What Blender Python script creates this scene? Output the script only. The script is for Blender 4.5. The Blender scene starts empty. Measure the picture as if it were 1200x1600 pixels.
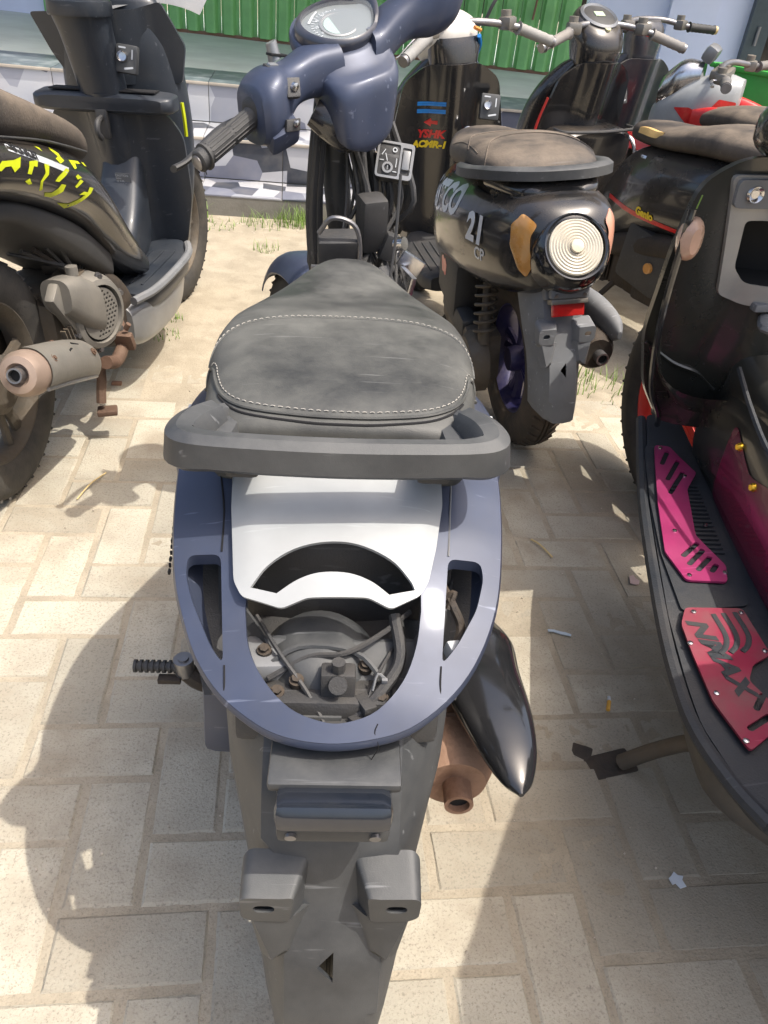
import bpy, bmesh, math, random
import numpy as np
from math import sin, cos, pi, sqrt, radians as R
from mathutils import Vector as V, Matrix, noise
from mathutils.geometry import delaunay_2d_cdt
from mathutils.bvhtree import BVHTree
rnd = random.Random(11)
SC = bpy.context.scene
COL = SC.collection

# ------------------------------------------------------------------ camera, sky, sun, exposure
cam = bpy.data.cameras.new('camera'); co = bpy.data.objects.new('camera', cam); COL.objects.link(co)
SC.camera = co
cam.sensor_fit = 'VERTICAL'; cam.sensor_height = 36; cam.lens = 27; cam.clip_start = .02; cam.clip_end = 400
def cam_axes(p=35.5, roll=6.5, yaw=-9.5):
    p, r = R(p), R(roll)
    fw = V((0, cos(p), -sin(p))); rt = V((1, 0, 0)); up = V((0, sin(p), cos(p)))
    a = rt*cos(r)+up*sin(r); b = -rt*sin(r)+up*cos(r)
    Z = Matrix.Rotation(R(yaw), 3, 'Z')
    return Z@fw, Z@a, Z@b
fw, rt, up = cam_axes()
m = Matrix((rt, up, -fw)).transposed().to_4x4(); m.translation = V((0, 0, 1.1)); co.matrix_world = m

W = bpy.data.worlds.new('World'); SC.world = W; W.use_nodes = True
nt = W.node_tree; bg = nt.nodes['Background']; sky = nt.nodes.new('ShaderNodeTexSky')
sky.sky_type = 'NISHITA'; sky.sun_disc = False
SUN = V((.42, -.19, 1)).normalized()
el = math.asin(SUN.z); az = math.atan2(SUN.x, SUN.y)
sky.sun_elevation = el; sky.sun_rotation = az; sky.dust_density = 6.0; sky.air_density = 1.0; sky.ozone_density = .4
nt.links.new(sky.outputs[0], bg.inputs[0]); bg.inputs[1].default_value = .15
sl = bpy.data.lights.new('sun', 'SUN'); sl.energy = 2.4; sl.angle = R(.45); sl.color = (1, .95, .87)
so = bpy.data.objects.new('sun', sl); COL.objects.link(so)
so.rotation_euler = SUN.to_track_quat('Z', 'Y').to_euler()
SC.view_settings.view_transform = 'Standard'; SC.view_settings.look = 'None'
SC.view_settings.exposure = .86; SC.view_settings.gamma = 1; SC.view_settings.use_curve_mapping = False
SC.cycles.max_bounces = 8

# ------------------------------------------------------------------ materials
def M(name, col, rough=.5, metal=0, dust=0., dc=(.36, .30, .23), ds=9, bump=.0, bs=80, coat=0, var=.12, scr=0, spec=.5, rnd_obj=0, world=False, patch=None, speck=None, dirt_shade=None):
    m = bpy.data.materials.new(name); m.use_nodes = True; t = m.node_tree; n = t.nodes; L = t.links
    b = n['Principled BSDF']; b.inputs['Roughness'].default_value = rough; b.inputs['Metallic'].default_value = metal
    b.inputs['Coat Weight'].default_value = coat; b.inputs['Coat Roughness'].default_value = .08
    b.inputs['Specular IOR Level'].default_value = spec
    tc = n.new('ShaderNodeTexCoord'); g = n.new('ShaderNodeNewGeometry')
    src = g.outputs['Position'] if world else tc.outputs['Object']
    def noise_(s, d=4, r=.55):
        x = n.new('ShaderNodeTexNoise'); x.inputs['Scale'].default_value = s; x.inputs['Detail'].default_value = d
        x.inputs['Roughness'].default_value = r; L.new(src, x.inputs['Vector']); return x
    def ramp(inp, a, bb, c0=0, c1=1):
        x = n.new('ShaderNodeMapRange'); x.inputs[1].default_value = a; x.inputs[2].default_value = bb
        x.inputs[3].default_value = c0; x.inputs[4].default_value = c1; L.new(inp, x.inputs[0]); return x.outputs[0]
    def mix(f, a, bb, mode='MIX'):
        x = n.new('ShaderNodeMix'); x.data_type = 'RGBA'; x.blend_type = mode
        for i, v in ((0, f), (6, a), (7, bb)):
            if isinstance(v, (tuple, list)): x.inputs[i].default_value = (*v[:3], 1)
            elif isinstance(v, (int, float)): x.inputs[i].default_value = v
            else: L.new(v, x.inputs[i])
        return x.outputs[2]
    def mul(a, bb):
        x = n.new('ShaderNodeMath'); x.operation = 'MULTIPLY'
        for i, v in ((0, a), (1, bb)):
            if isinstance(v, (int, float)): x.inputs[i].default_value = v
            else: L.new(v, x.inputs[i])
        return x.outputs[0]
    c = mix(ramp(noise_(ds*1.7).outputs[0], .3, .7), tuple(v*(1-var) for v in col), tuple(min(1, v*(1+var)) for v in col))
    if rnd_obj:
        oi = n.new('ShaderNodeObjectInfo')
        hs = n.new('ShaderNodeHueSaturation'); L.new(c, hs.inputs['Color'])
        L.new(ramp(oi.outputs['Random'], 0, 1, 1-rnd_obj, 1+rnd_obj), hs.inputs['Value']); c = hs.outputs[0]
    rg = rough
    if patch:   # second tone in blotches: (colour, scale, lo, hi)
        c = mix(ramp(noise_(patch[1], 6, .6).outputs[0], patch[2], patch[3]), c, patch[0])
    if dirt_shade:    # (colour, centre, radius, amount): browner ground plus painted shade by the right scooter, border broken by noise
        vm = n.new('ShaderNodeVectorMath'); vm.operation = 'DISTANCE'; L.new(src, vm.inputs[0]); vm.inputs[1].default_value = dirt_shade[1]
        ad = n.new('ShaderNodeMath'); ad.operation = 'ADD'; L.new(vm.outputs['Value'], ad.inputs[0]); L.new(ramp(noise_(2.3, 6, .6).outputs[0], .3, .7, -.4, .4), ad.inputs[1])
        c = mix(mul(ramp(ad.outputs[0], dirt_shade[2]*.35, dirt_shade[2], 1, 0), dirt_shade[3]), c, dirt_shade[0])
    if speck:   # (colour, scale, lo, hi, amount)
        c = mix(mul(ramp(noise_(speck[1], 2, .8).outputs[0], speck[2], speck[3]), speck[4]), c, speck[0])
        c = mix(mul(ramp(noise_(speck[1]*.37, 3, .7).outputs[0], .58, .72), speck[4]*.8), c, tuple(v*1.9 for v in speck[0]))
    if scr:
        mp = n.new('ShaderNodeMapping'); mp.inputs['Rotation'].default_value = (.3, .5, .7); mp.inputs['Scale'].default_value = (8, 160, 60); L.new(src, mp.inputs[0])
        sn = n.new('ShaderNodeTexNoise'); sn.inputs['Scale'].default_value = 1.2; sn.inputs['Detail'].default_value = 3; L.new(mp.outputs[0], sn.inputs['Vector'])
        c = mix(mul(ramp(sn.outputs[0], .66, .74), scr), c, tuple(min(1, v*2.2+.14) for v in col))
    if dust:
        sp = n.new('ShaderNodeSeparateXYZ'); L.new(g.outputs['Normal'], sp.inputs[0])
        f = mul(mul(ramp(noise_(ds, 7, .65).outputs[0], .35, .68), ramp(sp.outputs[2], -.3, .9, .35, 1)), dust)
        c = mix(f, c, dc)
        rr = n.new('ShaderNodeMapRange'); L.new(f, rr.inputs[0]); rr.inputs[3].default_value = rough; rr.inputs[4].default_value = max(rough, .85)
        L.new(rr.outputs[0], b.inputs['Roughness'])
        ff = n.new('ShaderNodeMath'); ff.operation = 'SUBTRACT'; ff.inputs[0].default_value = 1; L.new(f, ff.inputs[1])
        if coat: L.new(mul(ff.outputs[0], coat), b.inputs['Coat Weight'])
    L.new(c, b.inputs['Base Color'])
    if bump:
        bn = n.new('ShaderNodeBump'); bn.inputs['Strength'].default_value = bump; bn.inputs['Distance'].default_value = .003
        L.new(noise_(bs, 3, .6).outputs[0], bn.inputs['Height']); L.new(bn.outputs[0], b.inputs['Normal'])
    return m
DUST = (.36, .30, .23)
blue = M('blue_paint', (.042, .055, .096), .42, .2, dust=.22, dc=(.11, .105, .10), ds=9, coat=.12, scr=.45)
white_p = M('white_panel_paint', (.34, .355, .36), .38, 0, dust=.22, dc=(.26, .25, .23), ds=7, coat=.1, spec=.35, scr=.15)
blk_pl = M('black_plastic', (.035, .036, .038), .55, 0, dust=.30, dc=(.11, .095, .075), ds=16, bump=.25, bs=500, scr=.3)
grey_pl = M('faded_black_plastic', (.030, .033, .037), .44, 0, dust=.62, dc=(.155, .155, .148), ds=7, bump=.10, bs=900, scr=.6)
pale_pl = M('sun_bleached_plastic', (.16, .168, .178), .6, 0, dust=.4, dc=(.21, .20, .185), ds=11, bump=.10, bs=900, scr=.6)
gloss = M('gloss_black_paint', (.010, .011, .013), .13, 0, dust=.14, dc=(.12, .11, .10), ds=8, coat=.9, scr=.15)
gloss_d = M('dusty_gloss_black_paint', (.012, .014, .017), .16, 0, dust=.48, dc=(.12, .09, .06), ds=4, coat=.7)
leather = M('worn_black_vinyl', (.034, .035, .034), .40, 0, dust=.75, dc=(.145, .145, .130), ds=7, bump=.12, bs=700, scr=.5)
leather_d = M('dusty_brown_vinyl', (.04, .034, .03), .65, 0, dust=.85, dc=(.24, .19, .14), ds=6, bump=.4, bs=200, scr=.3)
rubber = M('tyre_rubber', (.030, .029, .028), .8, 0, dust=.6, dc=(.15, .13, .10), ds=12, bump=.4, bs=160)
rubber_d = M('muddy_tyre_rubber', (.035, .032, .028), .85, 0, dust=.95, dc=(.19, .13, .085), ds=9, bump=.5, bs=130)
grip_m = M('grip_rubber', (.032, .032, .032), .6, 0, dust=.35, dc=(.16, .155, .145), ds=25, bump=.3, bs=500)
alu = M('cast_aluminium', (.25, .24, .22), .42, .75, dust=.6, dc=(.24, .20, .15), ds=14, bump=.2, bs=200)
alu_d = M('grimy_aluminium', (.13, .115, .095), .6, .5, dust=.8, dc=(.15, .11, .07), ds=14, bump=.5, bs=90)
chrome = M('bright_metal', (.65, .65, .66), .18, 1, dust=.25, ds=20)
steel = M('grey_steel', (.25, .25, .26), .38, .85, dust=.3, ds=20, bump=.1)
rust = M('rusty_steel', (.34, .205, .135), .75, .2, dust=.35, dc=(.36, .26, .19), ds=12, bump=.5, bs=120, patch=((.17, .08, .045), 14, .5, .68))
rust2 = M('brown_rusted_steel', (.13, .075, .05), .75, .2, dust=.4, dc=(.20, .15, .105), ds=12, bump=.5, bs=120, patch=((.07, .035, .022), 14, .5, .68))
grime = M('oily_grime', (.028, .024, .02), .7, .1, dust=.7, dc=(.10, .07, .045), ds=15, bump=.6, bs=90)
mufg = M('grey_heat_shield', (.20, .19, .17), .5, .3, dust=.55, dc=(.30, .27, .22), ds=9, bump=.12, bs=120)
silver_p = M('silver_paint', (.24, .25, .26), .35, .45, dust=.35, dc=(.30, .27, .23), ds=9, coat=.3)
amber = M('amber_lens', (.55, .25, .05), .2, 0, dust=.6, dc=(.46, .36, .22), ds=16, coat=.6)
pale_lens = M('dusty_clear_lens', (.50, .46, .37), .18, 0, dust=.3, dc=(.46, .39, .28), ds=14, coat=.7)
red_lens = M('red_lens', (.50, .012, .012), .2, 0, dust=.12, ds=25, coat=.6)
red_p = M('red_paint', (.62, .012, .014), .3, 0, dust=.15, ds=12, coat=.4)
pink = M('pink_anodised_plate', (.46, .045, .17), .35, .35, dust=.14, dc=(.34, .20, .23), ds=10, scr=.3)
crim = M('crimson_dusty_plate', (.30, .018, .055), .5, .25, dust=.75, dc=(.20, .12, .11), ds=9, scr=.5)
purple = M('purple_rim_paint', (.020, .020, .10), .35, .2, dust=.35, ds=12)
yel = M('yellow_sticker', (.50, .56, .01), .5, var=.03)
yel2 = M('golden_sticker', (.80, .58, .02), .5, var=.03)
wht = M('white_sticker', (.50, .53, .56), .45, var=.05, dust=.15)
silv_s = M('silver_lettering', (.62, .64, .66), .4, .1, dust=.12)
blu_s = M('blue_sticker', (.02, .22, .62), .45, var=.05)
blackv = M('unlit_hollow', (.006, .006, .007), .8)
lcd = M('grey_green_lcd', (.30, .40, .36), .2, var=.03)
dial = M('dial_face', (.16, .18, .185), .3, .2, var=.03)
foam = M('torn_foam', (.62, .40, .14), .9, bump=.6, bs=160, dust=.2)
thread = M('cream_thread', (.36, .34, .30), .85)
tan = M('tan_end_cap', (.62, .46, .22), .5, dust=.2)
pink_refl = M('painted_pink_reflection', (.16, .012, .045), .2, 0, dust=.22, dc=(.10, .06, .055), ds=7, coat=.6)  # colour stands in for the pink plates mirrored in the glossy tunnel
def glass_mat():
    m = bpy.data.materials.new('clear_dial_cover'); m.use_nodes = True; n = m.node_tree.nodes; b = n['Principled BSDF']
    b.inputs['Base Color'].default_value = (.85, .9, .9, 1); b.inputs['Roughness'].default_value = .08
    b.inputs['Alpha'].default_value = .10; b.inputs['Coat Weight'].default_value = 1; return m
glass = glass_mat()

# ------------------------------------------------------------------ geometry helpers: every helper returns (verts, faces)
def catmull(P, k):
    P = [np.array(p, float) for p in P]
    if k <= 1 or len(P) < 3: return P
    Q = [2*P[0]-P[1]]+P+[2*P[-1]-P[-2]]; out = []
    for i in range(1, len(Q)-2):
        a, b, c, d = Q[i-1:i+3]
        for j in range(k):
            t = j/k
            out.append(.5*((2*b)+(-a+c)*t+(2*a-5*b+4*c-d)*t*t+(-a+3*b-3*c+d)*t**3))
    out.append(P[-1]); return out
def se(n, p):
    o = []
    for i in range(n):
        a = 2*pi*i/n; c, s = cos(a), sin(a)
        o.append((math.copysign(abs(c)**(2/p), c), math.copysign(abs(s)**(2/p), s)))
    return o
def loft(rings, c0=True, c1=True, closed=True):
    v = []; f = []; n = len(rings[0])
    for r in rings: v += [tuple(p) for p in r]
    for i in range(len(rings)-1):
        for j in range(n if closed else n-1):
            a = i*n+j; b = i*n+(j+1) % n
            f.append((a, b, b+n, a+n))
    if closed and c0: f.append(tuple(range(n-1, -1, -1)))
    if closed and c1: f.append(tuple((len(rings)-1)*n+j for j in range(n)))
    return v, f
def rxz(y, w, zt, zb, p=2.5, n=32, x0=0.):     # ring in a plane across the bike
    zc = (zt+zb)/2; h = (zt-zb)/2
    return [(x0+a*w, y, zc+b*h) for a, b in se(n, max(p, 1.5))]
def body(keys, k=5, n=32):                      # keys (y, half width, top, bottom, power)
    return loft([rxz(*q[:5], n=n, x0=(q[5] if len(q) > 5 else 0)) for q in catmull(keys, k)])
def tube(P, r, n=10, k=4, flat=1., cap=True):
    P = [V(tuple(p)) for p in catmull(P, k)]; m_ = len(P)
    if isinstance(r, (list, tuple)): r = [float(q[0]) for q in catmull([(x,) for x in r], k)]
    else: r = [r]*m_
    T = [(P[min(i+1, m_-1)]-P[max(i-1, 0)]).normalized() for i in range(m_)]
    u = T[0].orthogonal().normalized()
    if abs(T[0].z) < .9: u = V((0, 0, 1)).cross(T[0]).normalized()
    rings = []
    for i in range(m_):
        if i:
            ax = T[i-1].cross(T[i])
            if ax.length > 1e-7: u = Matrix.Rotation(T[i-1].angle(T[i]), 3, ax.normalized())@u
        w = T[i].cross(u).normalized(); u = w.cross(T[i]).normalized()
        rings.append([P[i]+u*(r[i]*cos(2*pi*j/n))+w*(r[i]*flat*sin(2*pi*j/n)) for j in range(n)])
    return loft(rings, cap, cap)
def cyl(a, b, r, n=16): return tube([a, b], r, n, 1)
def sweep(P, prof, upv=(0, 0, 1), k=4):         # fixed 2D profile (side, up) along a path
    P = [V(tuple(p)) for p in catmull(P, k)]; m_ = len(P); U = V(upv); rings = []
    for i in range(m_):
        t = (P[min(i+1, m_-1)]-P[max(i-1, 0)]).normalized(); s = t.cross(U).normalized(); w = s.cross(t)
        rings.append([P[i]+s*a+w*b for a, b in prof])
    return loft(rings)
def box(c, s, bev=.12, rot=None, p=None):
    bm = bmesh.new(); bmesh.ops.create_cube(bm, size=1)
    bmesh.ops.scale(bm, vec=s, verts=bm.verts)
    if bev: bmesh.ops.bevel(bm, geom=bm.edges[:], offset=min(s)*bev, segments=2, profile=.6, affect='EDGES')
    if rot: bmesh.ops.rotate(bm, cent=(0, 0, 0), matrix=Matrix.Rotation(R(rot[0]), 3, 'X')@Matrix.Rotation(R(rot[1]), 3, 'Y')@Matrix.Rotation(R(rot[2]), 3, 'Z'), verts=bm.verts)
    bm.verts.index_update()
    v = [tuple(q.co+V(c)) for q in bm.verts]; f = [tuple(q.index for q in g.verts) for g in bm.faces]; bm.free(); return v, f
def lathe(prof, c=(0, 0, 0), axis='X', n=40, closed=False):
    rings = []
    for r, h in prof:
        rg = []
        for j in range(n):
            a = 2*pi*j/n
            if axis == 'X': rg.append((c[0]+h, c[1]+r*cos(a), c[2]+r*sin(a)))
            elif axis == 'Y': rg.append((c[0]-r*cos(a), c[1]+h, c[2]+r*sin(a)))
            else: rg.append((c[0]+r*cos(a), c[1]+r*sin(a), c[2]+h))
        rings.append(rg)
    if closed: rings.append(rings[0])
    return loft(rings, not closed, not closed)
def prism(pts, h, bev=0):
    """flat outline extruded in +z"""
    n = len(pts); v = [(x, y, 0) for x, y in pts]+[(x, y, h) for x, y in pts]
    f = [tuple(range(n-1, -1, -1)), tuple(range(n, 2*n))]+[(i, (i+1) % n, n+(i+1) % n, n+i) for i in range(n)]
    return v, f
def xf(g, mat): return [tuple(mat@V(p)) for p in g[0]], g[1]
def shift(g, d): return [(p[0]+d[0], p[1]+d[1], p[2]+d[2]) for p in g[0]], g[1]
def mirror(g): return [(-p[0], p[1], p[2]) for p in g[0]], [tuple(reversed(q)) for q in g[1]]
def join(*gs):
    v = []; f = []
    for a, b in gs:
        k = len(v); v += a; f += [tuple(i+k for i in q) for q in b]
    return v, f
def inside(p, poly):
    c = False; x, y = p; j = len(poly)-1
    for i in range(len(poly)):
        if (poly[i][1] > y) != (poly[j][1] > y) and x < (poly[j][0]-poly[i][0])*(y-poly[i][1])/(poly[j][1]-poly[i][1])+poly[i][0]: c = not c
        j = i
    return c
def dens(poly, step, rnd_k=0):
    if rnd_k:      # soften the outline with a closed spline
        P = [np.array(p) for p in poly]; n = len(P); out = []
        for i in range(n):
            a, b, c, d = P[i-1], P[i], P[(i+1) % n], P[(i+2) % n]
            for j in range(rnd_k):
                t = j/rnd_k
                out.append(tuple(.5*((2*b)+(-a+c)*t+(2*a-5*b+4*c-d)*t*t+(-a+3*b-3*c+d)*t**3)))
        poly = out
    o = []
    for i in range(len(poly)):
        a = poly[i]; b = poly[(i+1) % len(poly)]; d = math.hypot(b[0]-a[0], b[1]-a[1]); k = max(1, int(d/step))
        for j in range(k): o.append((a[0]+(b[0]-a[0])*j/k, a[1]+(b[1]-a[1])*j/k))
    return o
def chamfer(poly, r):
    o = []; n = len(poly)
    for i in range(n):
        p = V(poly[i]); a = V(poly[i-1]); b = V(poly[(i+1) % n])
        da = (a-p); db = (b-p); ra = min(r, da.length*.4); rb = min(r, db.length*.4)
        A = p+da.normalized()*ra; B = p+db.normalized()*rb
        for t in (0, .25, .5, .75, 1): o.append(tuple(A*(1-t)**2+p*2*t*(1-t)+B*t*t))
    return o
def panel(outline, holes, surf, thick, step=.012, tdir=None):
    """sheet with holes: 2D outline mapped through surf(u, v) -> point, given real thickness"""
    loops = [dens(outline, step)]+[dens(h, step) for h in holes]
    pts = []; edges = []
    for L in loops:
        k = len(pts); pts += L; edges += [(k+i, k+(i+1) % len(L)) for i in range(len(L))]
    xs = [p[0] for p in loops[0]]; ys = [p[1] for p in loops[0]]; nb = len(pts)
    x = min(xs)+step*.5
    while x < max(xs):
        y = min(ys)+step*.5
        while y < max(ys):
            if inside((x, y), loops[0]) and not any(inside((x, y), h) for h in loops[1:]):
                if min((x-q[0])**2+(y-q[1])**2 for q in pts[:nb]) > (step*.5)**2: pts.append((x, y))
            y += step
        x += step
    vo, eo, fo, *_ = delaunay_2d_cdt([V(p) for p in pts], edges, [], 0, 1e-6)
    F = []
    for t in fo:
        cx = sum(vo[i][0] for i in t)/len(t); cy = sum(vo[i][1] for i in t)/len(t)
        if inside((cx, cy), loops[0]) and not any(inside((cx, cy), h) for h in loops[1:]): F.append(tuple(t))
    top = [V(surf(p[0], p[1])) for p in vo]; e = 1e-3; n = len(top); bot = []
    for p, q in zip(vo, top):
        if tdir: d = V(tdir)
        else:
            du = V(surf(p[0]+e, p[1]))-q; dv = V(surf(p[0], p[1]+e))-q; d = -du.cross(dv).normalized()
        bot.append(q+d*thick)
    cnt = {}
    for t in F:
        for i in range(len(t)):
            a, b = t[i], t[(i+1) % len(t)]; cnt[(a, b)] = 1
    F2 = [tuple(reversed([i+n for i in t])) for t in F]
    S = [(b, a, a+n, b+n) for (a, b) in cnt if (b, a) not in cnt]
    return [tuple(p) for p in top+bot], F+F2+S

def build(name, g, mat, parent=None, label=None, ang=38, kind=None, smooth=True):
    me = bpy.data.meshes.new(name); me.from_pydata([tuple(p) for p in g[0]], [], g[1]); me.update()
    bm = bmesh.new(); bm.from_mesh(me); bmesh.ops.recalc_face_normals(bm, faces=bm.faces); bm.to_mesh(me); bm.free()
    if smooth:
        me.shade_smooth(); me.set_sharp_from_angle(angle=R(ang))
    me.materials.append(mat); o = bpy.data.objects.new(name, me); COL.objects.link(o)
    if parent: o.parent = parent
    if label: o['label'] = label
    if kind: o['kind'] = kind
    return o
def tag(o, label, cat, group=None):
    o['label'] = label; o['category'] = cat
    if group: o['group'] = group
    return o
def thing(name, label, cat, loc=(0, 0, 0), head=0, lean=0, group=None):
    o = bpy.data.objects.new(name, None); o.empty_display_size = .1; COL.objects.link(o)
    o.matrix_world = Matrix.Translation(V(loc))@Matrix.Rotation(R(-head), 4, 'Z')@Matrix.Rotation(R(-lean), 4, 'Y')
    return tag(o, label, cat, group)
def text2d(s, size, shear=0., bold=0., font=None):
    cu = bpy.data.curves.new('t', 'FONT'); cu.body = s; cu.size = size; cu.shear = shear; cu.offset = bold; cu.resolution_u = 3
    o = bpy.data.objects.new('t', cu); COL.objects.link(o); dg = bpy.context.evaluated_depsgraph_get()
    me = o.evaluated_get(dg).to_mesh(); v = [(p.co.x, p.co.y) for p in me.vertices]; f = [tuple(p.vertices) for p in me.polygons]
    o.evaluated_get(dg).to_mesh_clear(); bpy.data.objects.remove(o); bpy.data.curves.remove(cu)
    return v, f
def on_surface(v2, f, bvh, o, u, w, ray, off=.0015):
    """lay a flat print on a curved body: origin o, directions u / w, cast along ray"""
    o = V(o); u = V(u).normalized(); w = V(w).normalized(); r = V(ray).normalized(); out = []
    for x, y in v2:
        p = o+u*x+w*y; h = bvh.ray_cast(p-r*.15, r, .4)
        out.append(h[0]-r*off if h[0] else p)
    return out, f
def bvh_of(*objs):
    v = []; f = []
    for o in objs:
        k = len(v); v += [q.co.copy() for q in o.data.vertices]; f += [tuple(i+k for i in p.vertices) for p in o.data.polygons]
    return BVHTree.FromPolygons(v, f)
def stitch(path, r=.00055, L=.0042, gap=.0030, lift=.0003):
    P = [V(tuple(p)) for p in catmull(path, 8)]; gs = []; s = 0; nxt = 0
    for a, b in zip(P[:-1], P[1:]):
        d = (b-a).length
        while nxt < s+d:
            p = a+(b-a)*((nxt-s)/d); t = (b-a).normalized()
            gs.append(shift(tube([p-t*L/2, p+V((0, 0, .0006)), p+t*L/2], r, 5, 1), (0, 0, lift))); nxt += L+gap
        s += d
    return join(*gs)

# ------------------------------------------------------------------ shared scooter pieces (metres, origin on the ground under the rear axle, +y forward)
def steer(theta, c=(0, .98), rake=0):
    T = Matrix.Translation((c[0], c[1], 0))
    return T@Matrix.Rotation(R(theta), 4, 'Z')@T.inverted()
def wheel(root, c, r, w, rim_r, rim_mat, tyre_mat=rubber, T=None, name='wheel', nsp=5, disc=0):
    """tyre with shoulder and grooves, rim, spokes, hub; returns the wheel part"""
    x, y, z = c; T = T or Matrix()
    h = w/2; pr = []
    s = [(rim_r-.004, -h*.62), (rim_r+.006, -h*.86), (rim_r+.3*(r-rim_r), -h), (rim_r+.62*(r-rim_r), -h*.97), (r-.012, -h*.72), (r-.004, -h*.38), (r, -h*.16)]
    gro = [(r-.006, -h*.13), (r-.006, -h*.09), (r, -h*.06)]
    pr = s+gro; pr += [(a, -b) for a, b in reversed(pr)]
    tyre = xf(lathe(pr, c, 'X', 64, True), T)
    wh = build('wheel', tyre, tyre_mat, root)
    # tread blocks: slanted grooves read as raised bars
    gs = []
    for k in range(44):
        a = 2*pi*k/44
        for sd in (-1, 1):
            M_ = Matrix.Translation(c)@Matrix.Rotation(a, 4, 'X')
            b_ = box((sd*h*.47, 0, r-.0085), (h*.60, .007, .011), .2, (0, sd*17, sd*28))
            gs.append(xf(b_, T@M_))
    build('tread', join(*gs), tyre_mat, wh)
    rp = [(rim_r+.004, -h*.7), (rim_r-.004, -h*.72), (rim_r-.012, -h*.5), (rim_r-.016, 0), (rim_r-.012, h*.5), (rim_r-.004, h*.72), (rim_r+.004, h*.7), (rim_r+.002, 0)]
    g = [lathe(rp, c, 'X', 48, True), lathe([(.001, -h*.8), (.032, -h*.8), (.036, -h*.5), (.036, h*.5), (.032, h*.8), (.001, h*.8)], c, 'X', 20)]
    for k in range(nsp):
        for d_ in (-.16, .16):
            a = 2*pi*k/nsp+d_; b2 = 2*pi*k/nsp+d_*.5
            g.append(tube([(x, y+.03*cos(b2*1), z+.03*sin(b2)), (x+.004, y+.6*rim_r*cos(a), z+.6*rim_r*sin(a)), (x, y+(rim_r-.01)*cos(a), z+(rim_r-.01)*sin(a))], [.012, .009, .011], 6, 2, 1.6))
    build('rim', xf(join(*g), T), rim_mat, wh)
    if disc:
        d = join(lathe([(.05, -.002), (disc, -.002), (disc, .002), (.05, .002)], (x+h*.9, y, z), 'X', 36, True))
        build('brake_disc', xf(d, T), steel, wh)
    return wh
def slot(cx, cy, L, w, ang=0, n=6):
    o = []; a0 = R(ang)
    for s in (1, -1):
        for i in range(n+1):
            a = -pi/2+pi*i/n if s == 1 else pi/2+pi*i/n
            px = s*(L/2-w/2)+w/2*cos(a); py = w/2*sin(a)
            o.append((cx+px*cos(a0)-py*sin(a0), cy+px*sin(a0)+py*cos(a0)))
    return o
def mudguard(root, mat, z0=.575, low=.17, mat2=None, lampm=None, sx=1., wide=1.):
    """rear mudguard with number plate lugs; v measured as height z, sheet mapped (x, z) -> y"""
    mat2 = mat2 or mat
    KZ = [.10, .17, .28, .35, .42, .47, .52, .575, .62]; KY = [-.325, -.325, -.316, -.298, -.268, -.252, -.225, -.17, -.10]
    def cy(z): return float(np.interp(z, KZ, KY))
    WZ = [.10, .17, .23, .30, .36, .42, .47, .575, .62]; WW = [.045, .056, .062, .066, .070, .079, .086, .095, .096]
    def hw(z): return float(np.interp(z, WZ, WW))*sx*wide
    def surf(x, z):
        t = min(1.2, abs(x)/hw(z)); d = .0025 if t < .58 else .0
        rib = .004*max(0, 1-abs(t-.60)/.05)
        return (x, cy(z)+.075*max(0, t-.55)**1.7/.26+(.006 if t > .62 else 0)+.012*t*t-rib, z)
    zs = [low+i*(z0-low)/16 for i in range(17)]
    out = [(-hw(z), z) for z in zs]+[(hw(z), z) for z in reversed(zs)]
    # rounded lower end
    zz = [(-hw(low)*cos(a), low-.018*sin(a)) for a in [i*pi/8 for i in range(1, 8)]]
    out = [(-hw(low), low)]+[(-hw(z), z) for z in zs[1:]]+[(hw(z), z) for z in reversed(zs[1:])]+[(hw(low), low)]+[(-p[0], p[1]) for p in zz][:0]+[(p[0]*-1, p[1]) for p in zz]
    tri = [(-.011, .350), (.004, .366), (.004, .332)]
    g = panel(out, [tri], surf, .004, .011, tdir=(0, 1, 0))
    mg = build('mudguard', g, mat, root, ang=30)
    # plate lugs: wedge blocks flaring out with an oblong hole
    for s in (-1, 1):
        def lug(u, v): return (s*u*sx, -.287+.10*(.0 if u > .04 else .04-u)+.0, .433+v)
        o = chamfer([(.030, .018), (.070, .019), (.075, .014), (.0745, -.012), (.066, -.019), (.034, -.020)], .005)
        face = panel(o, [slot(.055, .001, .018, .0110)], lug, .003, .006, tdir=(0, 1, 0))
        oo = dens(o, .006)
        def back(u, v):
            q_ = max(.0, min(1., (v+.02)/.04)); zz_ = .433+v*1.1+.010*q_-.018*(1-q_); uu = .012+(u-.026)*1.30
            return (s*uu*sx, cy(zz_)+.006, zz_)
        side = loft([[lug(*q) for q in oo], [back(*q) for q in oo]], False, False)
        web = loft([[(s*.030*sx, -.283, .416), (s*.066*sx, -.286, .418), (s*.050*sx, cy(.362)-.003, .362), (s*.040*sx, cy(.370)-.003, .370)], [(s*.012*sx, cy(.41)+.008, .41), (s*.080*sx, cy(.41)+.02, .41), (s*.060*sx, cy(.355)+.010, .355), (s*.030*sx, cy(.36)+.008, .362)]])
        build('plate_lug', join(face, side, web), mat, mg)
    # lamp recess and number-plate lamp
    rec = join(box((0, -.222, .552), (.110, .058, .010), .45, (-4, 0, 0)), box((0, -.226, .525), (.098, .03, .05), .3, (-20, 0, 0)))
    build('lamp_bracket', rec, mat, mg)
    lb = box((0, -.2635, .548), (.094, .036, .024), .34, (-24, 0, 0))
    l = build('plate_lamp_hood', lb, lampm or gloss, mg)
    lip = box((0, -.264, .530), (.092, .022, .026), .25, (-10, 0, 0))
    build('plate_lamp_lip', lip, mat, mg)
    for s in (-1, 1):
        build('screw', cyl((s*.034, -.2745, .527), (s*.034, -.2775, .5265), .0048, 12), steel, mg)
    return mg
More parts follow.
